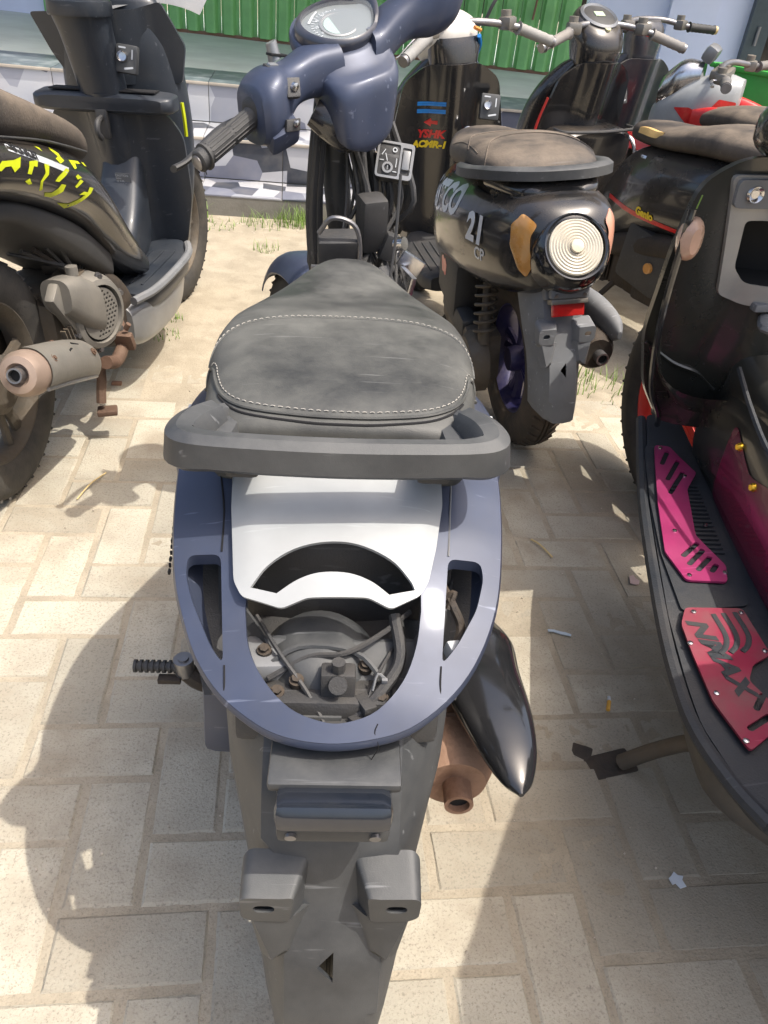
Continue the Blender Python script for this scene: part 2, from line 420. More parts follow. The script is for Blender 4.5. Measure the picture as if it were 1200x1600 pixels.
def seat_top(keys, q=3.0):
    K = [tuple(k) for k in catmull(keys, 8)]
    ys = [k[0] for k in K]
    def prm(y): return tuple(float(np.interp(y, ys, [k[i] for k in K])) for i in range(1, 5))
    def top(x, y):
        w, zt, zb, p = prm(y); t = min(.999, abs(x)/w)
        return (zt+zb)/2+(zt-zb)/2*(1-t**p)**(1/p)
    return top, K
def seat(root, keys, mat, name='seat'):
    top, K = seat_top(keys)
    rings = [rxz(k[0], k[1], k[2], k[3], k[4], 40) for k in K]
    o = build(name, loft(rings), mat, root, ang=60)
    return o, top
def shock(root, a, b, r=.026, n=9, mat=None):
    a, b = V(a), V(b); d = b-a; T = d.normalized(); u = T.orthogonal().normalized(); w = T.cross(u)
    P = [a+d*(.12+.7*i/(n*12))+(u*cos(2*pi*i/12)+w*sin(2*pi*i/12))*r for i in range(n*12+1)]
    s = build('shock_absorber', join(cyl(a, b, .010), cyl(a+d*.02, a+d*.35, .017), cyl(a+d*.80, a+d*.84, r+.008)), mat or steel, root)
    build('spring', tube(P, .0045, 6, 1), mat or grime, s)
def engine(root, mat=alu_d):
    e = build('engine', join(box((-.02, .33, .27), (.20, .26, .16), .15), box((.0, .47, .25), (.13, .12, .13), .12, (10, 0, 0)), box((-.085, .20, .25), (.06, .36, .14), .25, (3, 0, 0))), mat, root)
    fins = [box((.0, .50+.016*i, .25), (.15, .005, .15), 0) for i in range(6)]
    build('cooling_fins', join(*fins), mat, e)
    return e
def muffler(root, mat_can, mat_shield=None, x=.155, y0=-.10, y1=.32, z=.30, r=.052, tip=steel):
    P = [(r*.2, 0), (r*.8, .0), (r, .03), (r*1.05, .12), (r*1.0, .3), (r*.75, .40), (r*.35, y1-y0), (.001, y1-y0)]
    can = lathe([(.001, .004), (r*.75, .0), (r*.96, .018), (r, .045), (r*1.05, .15), (r*.98, .30), (r*.7, .39), (.018, y1-y0)], (x, y0, z), 'Y', 28)
    mu = build('muffler', can, mat_can, root)
    build('tail_pipe', lathe([(.017, .01), (.017, -.024), (.0125, -.024), (.0125, .01)], (x+.004, y0, z-.006), 'Y', 20, True), tip, mu)
    build('pipe_bore', cyl((x+.004, y0-.016, z-.006), (x+.004, y0-.014, z-.006), .0124, 16), blackv, mu)
    build('header_pipe', tube([(x-.0, y1-.02, z-.0), (x-.01, y1+.10, z-.07), (x-.06, y1+.22, z-.12), (.02, y1+.24, z-.10)], .014, 10, 6), rust, mu)
    return mu
def lever(P, mat=chrome): return tube(P, [.006, .0055, .005, .0045, .008], 8, 4, .6)
def naked_bars(root, T, z=.98, y=.86, grip_mat=grip_m, endm=None, droop=.05, half=.33):
    """bare handlebar with grips, levers and perches"""
    g = []
    pts = [(-half, y-.10, z-droop), (-half+.12, y-.06, z-.02), (-.08, y, z), (.08, y, z), (half-.12, y-.06, z-.02), (half, y-.10, z-droop)]
    hb = build('handlebar', xf(tube(pts, .0115, 10, 5), T), steel, root)
    for s in (-1, 1):
        a = V((s*half, y-.10, z-droop)); b = V((s*(half-.12), y-.063, z-.022)); d = (b-a)
        rg = [.019, .0165]+[.0165+.0012*(i % 2) for i in range(10)]+[.0165, .021]
        gr = build('grip', xf(tube([a+d*(i/13) for i in range(14)], rg, 14, 1), T), grip_mat, hb)
        build('bar_end', xf(cyl(a-d*.10, a+d*.01, .0165), T), endm or steel, hb)
        build('brake_lever', xf(lever([b+d*.12+V((0, .03, 0)), b+V((0, .05, -.002)), a+d*.6+V((0, .052, -.004)), a+d*.2+V((0, .045, -.004)), a+d*.05+V((0, .048, -.004))]), T), chrome, hb)
        build('lever_perch', xf(join(box(tuple(b+d*.25+V((0, .012, .004))), (.05, .045, .038), .25, (0, 0, s*14)), cyl(b+d*.25+V((0, .02, .015)), b+d*.25+V((0, .02, .04)), .017)), T), alu, hb)
    return hb

# ================================================================== SETTING
paver_m = M('paving_block', (.435, .400, .320), .9, 0, bump=.55, bs=260, ds=3, rnd_obj=.15, world=True, patch=((.31, .26, .19), 4.5, .46, .74), spec=.25, speck=((.17, .15, .12), 230, .53, .70, .6), dirt_shade=((.23, .19, .135), (1.15, .92, 0), 1.05, .6))  # brown dirt tone at right also deepens the shadow there
sand_m = M('joint_sand', (.365, .318, .24), .95, 0, bump=.8, bs=190, ds=6, world=True, patch=((.43, .375, .285), 9, .45, .62), spec=.15, speck=((.17, .145, .11), 260, .52, .70, .5), dirt_shade=((.23, .19, .135), (1.15, .92, 0), 1.05, .6))
conc_m = M('bare_concrete', (.21, .20, .175), .9, 0, bump=.5, bs=90, ds=5, patch=((.15, .14, .115), 7, .5, .7))
floor_m = M('polished_grey_floor', (.56, .61, .55), .5, 0, ds=2.5, var=.1, dust=.2, dc=(.33, .33, .3))
wall_m = M('lavender_white_wall', (.66, .70, .84), .7, 0, ds=2, var=.05, bump=.1, bs=60)
green_m = M('green_shutter_paint', (.22, .50, .17), .42, 0, ds=2.2, var=.22, dust=.10, dc=(.2, .4, .18))
frame_m = M('dark_grey_door_metal', (.07, .09, .10), .4, .4)
brown_m = M('brown_shutter_rail', (.20, .10, .055), .6, .2, dust=.4)

gnd = [(-40, -12, -.03), (40, -12, -.03), (40, 30, -.03), (-40, 30, -.03)]
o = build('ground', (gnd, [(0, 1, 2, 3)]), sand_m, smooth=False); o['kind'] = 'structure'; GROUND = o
# pavers in herringbone, joints left open
px0, py0, w_ = -.51, 1.10, .1065
cells = {}
def ease(g_, b): return g_
def paver_mesh(vert, seed):
    q = random.Random(seed); a = w_*2-.0105; b = w_-.0105
    sx, sy = (b, a) if vert else (a, b); t = .0035; z1 = 0; z0 = -.03
    def rect(ix, z): return [(sgx*(sx/2-ix)+q.uniform(-.0012, .0012), sgy*(sy/2-ix)+q.uniform(-.0012, .0012), z) for sgx, sgy in ((-1, -1), (1, -1), (1, 1), (-1, 1))]
    return loft([rect(0, z0), rect(0, -t), rect(t*1.1, z1)])
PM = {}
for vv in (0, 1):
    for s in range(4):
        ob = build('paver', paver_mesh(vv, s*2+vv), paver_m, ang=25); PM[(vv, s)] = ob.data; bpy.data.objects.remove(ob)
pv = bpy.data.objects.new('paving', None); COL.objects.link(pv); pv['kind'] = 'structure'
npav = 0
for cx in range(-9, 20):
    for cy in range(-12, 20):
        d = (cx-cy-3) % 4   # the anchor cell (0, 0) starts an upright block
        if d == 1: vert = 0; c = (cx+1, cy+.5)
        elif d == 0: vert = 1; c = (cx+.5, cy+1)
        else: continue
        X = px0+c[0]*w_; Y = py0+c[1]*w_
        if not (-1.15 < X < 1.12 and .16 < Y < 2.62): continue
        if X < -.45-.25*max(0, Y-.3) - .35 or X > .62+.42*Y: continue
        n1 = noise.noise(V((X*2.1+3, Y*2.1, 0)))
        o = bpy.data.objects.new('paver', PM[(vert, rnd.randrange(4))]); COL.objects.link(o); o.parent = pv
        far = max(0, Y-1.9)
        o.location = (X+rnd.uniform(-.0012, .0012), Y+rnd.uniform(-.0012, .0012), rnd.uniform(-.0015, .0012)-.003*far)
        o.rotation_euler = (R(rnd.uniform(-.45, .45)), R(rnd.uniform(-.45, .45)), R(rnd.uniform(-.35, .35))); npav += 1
print('pavers', npav)
# sand that fills the joints and drifts over the blocks
def sand_z(x, y):
    n = noise.noise(V((x*1.7, y*1.7, 1.3)))*.5+noise.noise(V((x*5, y*5, 4.)))*.28+noise.noise(V((x*22, y*22, 2.)))*.16
    drift = .0013+.0040*max(0, min(1, (y-1.75)/.9))+.0009*max(0, min(1, (x-.0)/.4))*(y > .2)
    return -.0040+.0024*n+.0016*noise.noise(V((x*40, y*40, 7.)))+drift+(.02 if 0 else 0)
xs = np.concatenate([np.linspace(-3.6, -1.3, 30), np.linspace(-1.28, 1.45, 230), np.linspace(1.5, 4.5, 40)])
ys = np.concatenate([np.linspace(-1.5, .08, 12), np.linspace(.1, 2.9, 240), np.linspace(2.93, 4.06, 50)])
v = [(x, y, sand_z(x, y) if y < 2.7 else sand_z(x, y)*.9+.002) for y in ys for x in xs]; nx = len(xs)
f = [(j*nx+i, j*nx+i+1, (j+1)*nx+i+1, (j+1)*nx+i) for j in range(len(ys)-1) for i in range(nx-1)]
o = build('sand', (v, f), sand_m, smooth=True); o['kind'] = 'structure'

# ---- platform with tiled steps
tile_mats = []
def tile_mat(name, g=1.):
    m = bpy.data.materials.new(name); m.use_nodes = True; t = m.node_tree; n = t.nodes; L = t.links; b = n['Principled BSDF']
    tc = n.new('ShaderNodeTexCoord'); mp = n.new('ShaderNodeMapping'); L.new(tc.outputs['Object'], mp.inputs[0]); mp.inputs['Scale'].default_value = (1, 1, 1)
    oi = n.new('ShaderNodeObjectInfo')
    vo = n.new('ShaderNodeTexVoronoi'); vo.voronoi_dimensions = '2D'; vo.inputs['Scale'].default_value = 8.2; vo.inputs['Randomness'].default_value = .72; sx_ = n.new('ShaderNodeSeparateXYZ'); L.new(mp.outputs[0], sx_.inputs[0]); ay = n.new('ShaderNodeMath'); L.new(sx_.outputs[1], ay.inputs[0]); L.new(sx_.outputs[2], ay.inputs[1]); cb_ = n.new('ShaderNodeCombineXYZ'); L.new(sx_.outputs[0], cb_.inputs[0]); L.new(ay.outputs[0], cb_.inputs[1]); L.new(cb_.outputs[0], vo.inputs['Vector']); gg_ = n.new('ShaderNodeNewGeometry'); L.new(gg_.outputs['Position'], mp.inputs[0])
    cr = n.new('ShaderNodeValToRGB'); cr.color_ramp.interpolation = 'CONSTANT'; e = cr.color_ramp.elements
    cols = [(0, (.50, .51, .53)), (.26, (.19, .20, .25)), (.40, (.33, .34, .38)), (.52, (.045, .052, .068)), (.68, (.11, .118, .15)), (.80, (.50, .50, .515))]
    e[0].position = 0; e[0].color = (*cols[0][1], 1); e[1].position = cols[1][0]; e[1].color = (*cols[1][1], 1)
    for p, c in cols[2:]:
        k = e.new(p); k.color = (*c, 1)
    sp = n.new('ShaderNodeSeparateColor'); L.new(vo.outputs['Color'], sp.inputs[0]); L.new(sp.outputs[0], cr.inputs[0])
    ns = n.new('ShaderNodeTexNoise'); ns.inputs['Scale'].default_value = 7; ns.inputs['Detail'].default_value = 6; L.new(tc.outputs['Object'], ns.inputs['Vector'])
    mx = n.new('ShaderNodeMix'); mx.data_type = 'RGBA'; mr = n.new('ShaderNodeMapRange'); mr.inputs[1].default_value = .45; mr.inputs[2].default_value = .75; mr.inputs[4].default_value = .18
    L.new(ns.outputs[0], mr.inputs[0]); L.new(mr.outputs[0], mx.inputs[0]); L.new(cr.outputs[0], mx.inputs[6]); mx.inputs[7].default_value = (.55, .50, .42, 1)
    L.new(mx.outputs[2], b.inputs['Base Color']); b.inputs['Roughness'].default_value = .28
    return m
tile_m = tile_mat('hexagon_print_tile')
strip_m = M('blue_grey_edge_tile', (.13, .16, .175), .4, 0, ds=5, patch=((.24, .27, .285), 9, .5, .6))
bei = M('beige_nosing', (.44, .39, .32), .6, 0, ds=6, dust=.3, dc=(.5, .45, .36))
H0, H1, H2 = .101, .297, .492
Y0, Y1, Y2, Y3 = 4.0, 4.32, 4.72, 5.22
def flat_box(a, b): return box(((a[0]+b[0])/2, (a[1]+b[1])/2, (a[2]+b[2])/2), (abs(b[0]-a[0]), abs(b[1]-a[1]), abs(b[2]-a[2])), 0)
XA, XB = -4.5, 6.0
plat = bpy.data.objects.new('platform', None); COL.objects.link(plat); plat['kind'] = 'structure'
core = join(flat_box((XA, Y0, -.05), (XB, Y1+.02, H0-.008)), flat_box((XA, Y1+.008, -.05), (XB, Y2+.02, H1-.009)), flat_box((XA, Y2+.009, -.05), (XB, 9.5, H2-.01)))
build('concrete_core', core, conc_m, plat, smooth=False)
def tile(x, y0, y1, z0, z1, tw):
    return box((0, 0, 0), (tw-.004, y1-y0, z1-z0), 0)
tw = .40
tread1 = build('tile', box((0, 0, 0), (tw-.004, Y1-Y0+.004, .008), .2), tile_m).data
ris1 = build('tile', box((0, 0, 0), (tw-.004, .008, H1-H0-.016), .2), tile_m).data
tread2 = build('tile', box((0, 0, 0), (tw-.004, Y2-Y1+.002, .009), .2), tile_m).data
nos = build('tile', box((0, 0, 0), (tw-.003, .012, .014), .25), bei).data
strp = build('tile', box((0, 0, 0), (tw-.004, Y3-Y2, .010), .1), strip_m).data
for ob in list(COL.objects):
    if ob.name.startswith('tile') and ob.parent is None: bpy.data.objects.remove(ob)
for i in range(-8, 12):
    x = i*tw+.185
    for me, y, z in ((tread1, (Y0+Y1)/2, H0-.004), (ris1, Y1+.004, (H0+H1)/2-.003), (tread2, (Y1+Y2)/2+.004, H1-.0045), (ris1, Y2+.005, (H1+H2)/2-.003), (nos, Y1-.004, H1-.008), (nos, Y2-.004, H2-.007), (strp, (Y2+Y3)/2+.006, H2-.005)):
        o = bpy.data.objects.new('tile', me); COL.objects.link(o); o.parent = plat; o.location = (x+rnd.uniform(-.0006, .0006), y, z+rnd.uniform(-.0004, .0004))
fl = build('shop_floor', flat_box((XA, Y3+.01, H2-.02), (XB, 9.4, H2-.001)), floor_m, plat, smooth=False)
# ---- shop front: one facade line, turned a little from the steps
FA = -12.2
def FT(x, y=0, z=0): return Matrix.Translation((0, 7.17, H2))@Matrix.Rotation(R(FA), 4, 'Z')@Matrix.Translation((x, y, z))
shop = bpy.data.objects.new('shop_building', None); COL.objects.link(shop); shop.matrix_world = FT(0)
tag(shop, 'pale lavender shop building with green folding shutter behind the tiled steps', 'shop building')
build('wall', flat_box((-5.5, 0, 0), (-1.98, .2, 3.4)), wall_m, shop, smooth=False)
build('wall', flat_box((2.28, -.02, 0), (3.45, .2, 3.4)), wall_m, shop, smooth=False)
build('wall_pilaster', flat_box((2.86, -.10, 0), (3.20, -.022, 3.2)), wall_m, shop, smooth=False)
build('wall', flat_box((-1.98, 0, 2.5), (2.28, .2, 3.4)), wall_m, shop, smooth=False)
build('added_awning', join(flat_box((-5.5, -2.60, 3.22), (4.9, -.02, 3.26)), flat_box((-5.5, -2.65, 3.15), (4.9, -2.59, 3.30))), steel, shop, smooth=False)  # unseen awning, added to shade the shop floor and shutter
d = build('door_frame', join(flat_box((3.45, -.10, 0), (3.60, .1, 2.6)), flat_box((3.78, -.06, 0), (3.84, .1, 2.6)), flat_box((4.7, -.1, 0), (4.85, .1, 2.6)), flat_box((3.45, -.1, 2.6), (4.85, .1, 2.75))), frame_m, shop, smooth=False)
build('door_panel', flat_box((3.60, .0, .0), (4.7, .04, 2.6)), gloss, d, smooth=False)
[build('hinge', cyl((3.52, -.115, zz), (3.52, -.115, zz+.12), .012), steel, d) for zz in (.35, 1.2, 2.1)]
sh = bpy.data.objects.new('shutter', None); COL.objects.link(sh); sh.matrix_world = FT(0)
tag(sh, 'green corrugated metal folding shutter closed across the shop front', 'shutter')
pw = .145
prof = [(-pw/2, 0), (-pw*.40, -.004), (-pw*.30, -.040), (pw*.10, -.046), (pw*.22, -.040), (pw*.34, -.004), (pw/2, 0)]
pr2 = prof+[(a, b+.004) for a, b in reversed(prof)]
slatme = build('slat', loft([[(a, b, z) for a, b in pr2] for z in (.02, 2.48)]), green_m, smooth=False).data
bpy.data.objects.remove([q for q in COL.objects if q.name.startswith('slat')][0])
k = 0; x = -1.98+pw/2
while x < 2.26:
    if not (.86 < x < .93):
        o = bpy.data.objects.new('slat', slatme); COL.objects.link(o); o.parent = sh; o.location = (x, -.005, 0); o.scale = (1+rnd.uniform(-.05, .0), 1+rnd.uniform(-.15, .1), 1)
        o.rotation_euler = (0, 0, R(rnd.uniform(-2, 2)))
    x += pw; k += 1
build('bottom_rail', flat_box((-1.98, -.03, .0), (2.28, .05, .022)), brown_m, sh, smooth=False)
build('guide_rod', cyl((1.88, -.07, .35), (1.98, -.07, 1.6), .008), brown_m, sh)

# ---- grass, litter
def tuft(n, r, h, seed):
    q = random.Random(seed); v = []; f = []
    for i in range(n):
        a = q.uniform(0, 2*pi); rr = r*sqrt(q.random()); x, y = rr*cos(a), rr*sin(a); b = q.uniform(0, 2*pi); L = h*q.uniform(.4, 1); le = q.uniform(.2, .9)*L; w = .0022
        k = len(v); dx, dy = cos(b), sin(b)
        for t in (0, .35, .7, 1):
            ww = w*(1-t*.9); cx = x+dx*le*t*t; cy = y+dy*le*t*t; z = L*t*(1-.25*t*le/L)
            v += [(cx-dy*ww, cy+dx*ww, z), (cx+dy*ww, cy-dx*ww, z)]
        f += [(k+2*j, k+2*j+1, k+2*j+3, k+2*j+2) for j in range(3)]
    return v, f
grass_m = M('grass_blades', (.16, .26, .045), .6, 0, ds=30, var=.35)
dry_m = M('dry_debris', (.50, .36, .2), .9, 0, ds=40, var=.4)
gs = []
for (x, y, n, r, h) in [(.06, 3.93, 130, .10, .13), (-.10, 3.9, 70, .12, .09), (-.43, 3.96, 60, .06, .12), (-.30, 3.82, 50, .10, .05), (-.08, 3.5, 40, .06, .06), (-.40, 2.52, 34, .06, .035), (-.38, 2.66, 24, .03, .04), (.5, 3.95, 60, .2, .06), (-.8, 3.93, 60, .15, .07), (1.5, 3.9, 90, .4, .10), (1.05, 2.25, 70, .12, .09), (.25, 3.94, 60, .06, .08), (-.5, 3.2, 20, .05, .03)]:
    gs.append(shift(tuft(n, r, h, int(x*100+y*1000)), (x, y, -.002)))
o = build('grass', join(*gs), grass_m); o['kind'] = 'stuff'
gs = []
for i in range(230):
    x = rnd.gauss(-.05, .35); y = 3.97-abs(rnd.gauss(0, .12)); s = rnd.uniform(.004, .012)
    gs.append(box((x, y, .002), (s, s*rnd.uniform(.5, 1), .003), 0, (rnd.uniform(-30, 30), rnd.uniform(-30, 30), rnd.uniform(0, 90))))
for i in range(420):
    x = rnd.uniform(-1.0, 1.4); y = rnd.uniform(.3, 3.6); s = rnd.uniform(.0012, .0035)
    gs.append(box((x, y, .002), (s, s, s*.7), .2, (rnd.uniform(0, 90), 0, rnd.uniform(0, 90))))
o = build('grit', join(*gs), M('pale_grit', (.45, .39, .31), .9, 0, ds=60, var=.5)); o['kind'] = 'stuff'

bt = thing('cigarette_butt', 'orange tipped cigarette butt on the shaded pavers right of centre', 'cigarette butt', (.619, .905, .006), 25)
build('filter', tube([(0, -.013, 0), (0, .010, 0)], .0038, 10, 1), M('orange_filter', (.72, .38, .06), .8), bt)
build('burnt_paper', tube([(0, .010, 0), (-.002, .020, .001)], [.0038, .0030], 10, 1), wht, bt)
def scrap(name, loc, pts, mat, label, cat, h=.002):
    g = panel(pts, [], lambda a, b: (a, b, .002+.25*abs(a)*.4+.2*abs(b)*.3), h, .004)
    o = build(name, shift(g, (0, 0, 0)), mat); o.location = loc; tag(o, label, cat); return o
scrap('paper_scrap', (.805, 1.266, .002), [(-.012, -.014), (.006, -.018), (.014, -.004), (.008, .004), (.006, .016), (-.004, .012)], M('pink_grey_paper', (.45, .33, .31), .8), 'small pinkish torn scrap on the shaded pavers beside the pink footplates', 'paper scrap')
scrap('paper_scrap', (.611, .567, .002), [(-.010, -.006), (-.004, -.004), (0, -.012), (.010, -.010), (.008, .0), (.012, .006), (.004, .008), (.0, .014), (-.006, .008), (-.012, .004)], M('pale_paper', (.62, .66, .70), .8), 'ragged white paper flake on the shaded pavers at lower right', 'paper scrap')
scrap('plastic_strip', (.58, 1.099, .003), [(-.024, .006), (-.010, .006), (.012, -.002), (.022, -.010), (.020, -.014), (.006, -.008), (-.012, .000), (-.024, .000)], M('bluish_strip', (.45, .52, .58), .5), 'thin bluish curled plastic strip at the edge of the shadow', 'plastic strip')
tw_m = M('dry_straw', (.55, .42, .2), .8)
o = build('straw', tube([(.60, 1.41, .006), (.615, 1.385, .010), (.635, 1.345, .005)], .0022, 6, 5), tw_m); tag(o, 'bent dry straw lying in shadow right of the blue scooter', 'straw')
o = build('straw', tube([(-.43, 1.66, .006), (-.455, 1.60, .012), (-.475, 1.545, .005)], .0018, 6, 5), tw_m); tag(o, 'long dry straw lying across the handlebar shadow at left', 'straw')
o = build('pebble', xf(box((0, 0, 0), (.03, .018, .01), .4), Matrix.Translation((-.49, 2.15, .004))), M('brown_stone', (.24, .13, .08), .9)); tag(o, 'small reddish brown stone on sunlit sand by the left black scooter', 'stone')

# ================================================================== THE BLUE SCOOTER IN FRONT
A = thing('scooter', 'stripped dark blue scooter in the foreground with white tail cover and missing tail lamps', 'scooter', (.08, .62, 0), 4.4, 2, 'parked scooters')
def tailz(x, y):
    return float(np.interp(-y, [-.1, 0, .05, .1, .15, .2, .225, .26], [.725, .700, .683, .660, .632, .600, .580, .55]))-1.1*x*x
TS = lambda x, y: (x, y, tailz(x, y))
OUT = [(-.1600, .045), (-.1582, .014), (-.1541, -.0286), (-.1495, -.063), (-.1436, -.0937), (-.1345, -.1217), (-.1165, -.1610), (-.0909, -.1920), (-.0599, -.2125), (-.0332, -.2220), (0, -.2257), (.0332, -.2225), (.0666, -.2130), (.0975, -.1925), (.1240, -.1620), (.1430, -.1230), (.1530, -.0813), (.1600, -.0117), (.1620, .045)]
LS = chamfer([(-.1345, -.0767), (-.1033, -.0812), (-.0915, -.1702), (-.1042, -.156), (-.1247, -.1183), (-.1336, -.0955)], .008)
RS = chamfer([(.1031, -.0791), (.1345, -.0752), (.1364, -.0903), (.1285, -.1182), (.1092, -.1504), (.0945, -.1669)], .008)
CO = [(-.076, -.060), (-.0765, -.1319), (-.0712, -.1591), (-.0572, -.1826), (-.0345, -.203), (-.0077, -.2120), (.0134, -.2125), (.0396, -.2037), (.0609, -.1824), (.0725, -.156), (.0770, -.1282), (.077, -.060)]
OUT = [OUT[0]]+[tuple(float(q) for q in p) for p in catmull(OUT, 4)][1:]; CO = CO[:1]+[tuple(float(q) for q in p) for p in catmull(CO[1:-1], 4)]+CO[-1:]
tc = build('tail_cover', panel(OUT, [LS, RS, CO], TS, .0035, .010), blue, A, ang=50)
# rolled edge of the tail and the openings
def skirt(poly, dz, inset, closed=True, cx=0, cy=-.02, k=3):
    P = dens(poly, .008); rings = []
    for t in np.linspace(0, 1, k+2):
        rg = []
        for x, y in P:
            d = V((x-cx, y-cy)); n = d.normalized() if d.length else V((0, 0)); s = inset*t*t-.003*sin(pi*min(1, t*2.2)) if inset > 0 else inset*t
            q = V((x, y))-n*s; rg.append((q.x, q.y, tailz(x, y)-dz*t-.0005))
        rings.append(rg)
    return loft(rings, False, False, closed)
build('tail_edge', skirt(OUT, .032, .026, False, 0, .03, 5), blue, tc, ang=60)
for nm, H_ in (('lamp_opening_edge', LS), ('lamp_opening_edge', RS), ('lamp_opening_edge', CO)):
    cxx = sum(p[0] for p in H_)/len(H_); cyy = sum(p[1] for p in H_)/len(H_)
    build(nm, skirt(H_, .012, -.0015, True, cxx, cyy), blue, tc, ang=60)
for s, L in ((-1, [(-.1143, .0056), (-.1055, -.0398), (-.1030, -.079)]), (1, [(.1114, .0155), (.1072, -.0313), (.1035, -.077)])):
    build('panel_seam', tube([(x, y, tailz(x, y)+.0006) for x, y in L], .0009, 5, 4), blackv if s < 0 else silver_p, tc)
build('panel_seam', tube([(-.0905, -.171, tailz(-.0905, -.171)+.0004), (-.089, -.185, tailz(-.089, -.185)+.0004), (-.089, -.194, tailz(-.089, -.194)-.004)], .0008, 5, 4), blackv, tc)
build('panel_seam', tube([(.094, -.168, tailz(.094, -.168)+.0004), (.093, -.182, tailz(.093, -.182)+.0004), (.094, -.196, tailz(.094, -.196)-.004)], .0008, 5, 4), blackv, tc)
build('crack', tube([(.040, -.2125, tailz(.04, -.2125)+.0006), (.0375, -.218, tailz(.0375, -.218)), (.041, -.2235, tailz(.041, -.2235)-.006), (.036, -.224, tailz(.036, -.224)-.022)], .0005, 5, 3), blackv, tc)
# white cover with the arc slot
WP = [(-.1032, .020), (.1, .020), (.0989, -.0333), (.0909, -.0795), (.0829, -.1118), (.0752, -.1243), (.0496, -.1379), (.0299, -.1304), (-.0228, -.132), (-.0443, -.14), (-.0796, -.1281), (-.0880, -.1131), (-.0981, -.0411)]
ARC_ = [(-.0733, -.1184), (-.0600, -.1010), (-.037, -.0862), (-.0086, -.0795), (.0203, -.0809), (.0494, -.0926), (.0667, -.1088), (.0713, -.1171), (.0484, -.1238), (.0324, -.1138), (.0124, -.1078), (-.0129, -.1079), (-.0322, -.114), (-.0498, -.1251)]
ARC = [(x*.99, y*.93-.0115) for x, y in ARC_]; ARC = [tuple(float(q) for q in p) for p in catmull(ARC[:8], 5)+catmull(ARC[8:], 5)]
def WS(x, y):
    d = min(1, max(0, (abs(x)-.080)/.03)); lift = .012-.0075*d
    return (x, y, tailz(x, y)+lift+.006*max(0, 1-abs(y-.012)/.016))
wp = build('tail_lamp_cover', panel(chamfer(WP, .0045), [ARC], WS, .004, .008), white_p, A, ang=50)
build('dirty_seam', tube([(-.085, -.006, WS(-.085, -.006)[2]+.001), (0, -.001, WS(0, -.001)[2]+.001), (.08, .002, WS(.08, .002)[2]+.001)], .0014, 6, 5), grime, wp)
# inside of the empty lamp housing
lin = build('tail_liner', join(*[loft([[(s*(.150-.02*t), y, tailz(.15, y)-.045-.02*t), (s*(.118-.02*t), y, tailz(.12, y)-.070-.01*t), (s*.088, y, tailz(.09, y)-.055)] for y, t in ((.04, 0), (-.02, 0), (-.07, .3), (-.105, .9), (-.140, 1.6))], False, False, False) for s in (-1, 1)], loft([[(r_*cos(a), -.055+r_*sin(a)*.9-.01, z) for a in np.linspace(0, pi, 15)] for r_, z in ((.088, .652), (.085, .62), (.070, .595), (.035, .58))], False, False, False)), blk_pl, A)
inn = build('inner_fender', body([(-.195, .045, .562, .54, 3), (-.185, .062, .565, .53, 4), (-.12, .078, .568, .50, 4), (-.02, .115, .575, .38, 4), (.10, .10, .58, .36, 4)], 4), blk_pl, A)
build('housing_wall', join(loft([[(x, -.075+.25*x*x*8, z) for x in np.linspace(-.085, .085, 13)] for z in np.linspace(.55, .672, 5)], False, False, False)), blk_pl, inn)
build('tool_tray', join(box((-.005, -.172, .572), (.110, .045, .024), .25, (-12, 0, 0)), box((.006, -.196, .562), (.05, .024, .022), .2, (-12, 0, 0))), blk_pl, inn)
build('dusty_bowl', lathe([(.001, .030), (.020, .029), (.038, .022), (.050, .008), (.054, -.010)], (-.012, -.125, .575), 'Z', 28), grey_pl, inn)
build('tray_corner', box((-.058, -.140, .585), (.040, .045, .022), .25, (-8, 6, 12)), pale_pl, inn)
build('lamp_boss', join(box((.006, -.172, .592), (.030, .020, .030), .15, (-10, 0, 0)), cyl((.006, -.180, .600), (.006, -.186, .604), .008, 14), cyl((.006, -.172, .604), (.006, -.172, .618), .006, 8)), blk_pl, inn)
build('inner_rib', join(tube([(-.05, -.188, .571), (-.01, -.186, .578), (.0, -.205, .560)], .0025, 6, 4), tube([(-.062, -.16, .59), (-.03, -.142, .604), (.02, -.145, .602), (.045, -.165, .59)], .0028, 6, 4)), grey_pl, inn)
build('dusty_ledge', box((.072, -.135, .555), (.035, .085, .02), .2, (-14, 8, -14)), pale_pl, inn)
build('wiring_loom', tube([(.055, -.115, .62), (.060, -.150, .600), (.045, -.176, .590), (.022, -.196, .572), (.010, -.206, .560)], .0055, 8, 5), blk_pl, inn)
build('wire_connector', join(box((.026, -.198, .574), (.02, .012, .010), .2, (-20, 0, 35)), box((.030, -.188, .584), (.012, .022, .008), .2, (-10, 0, 25))), blk_pl, inn)
build('indicator_cable', join(tube([(.100, -.085, .63), (.108, -.105, .625), (.116, -.12, .61), (.108, -.14, .595)], .0045, 8, 5), tube([(.102, -.10, .628), (.11, -.098, .634), (.104, -.108, .622)], .003, 6, 4)), grime, inn)
build('white_connector', box((.112, -.142, .600), (.018, .022, .014), .2, (0, 12, 20)), wht, inn)
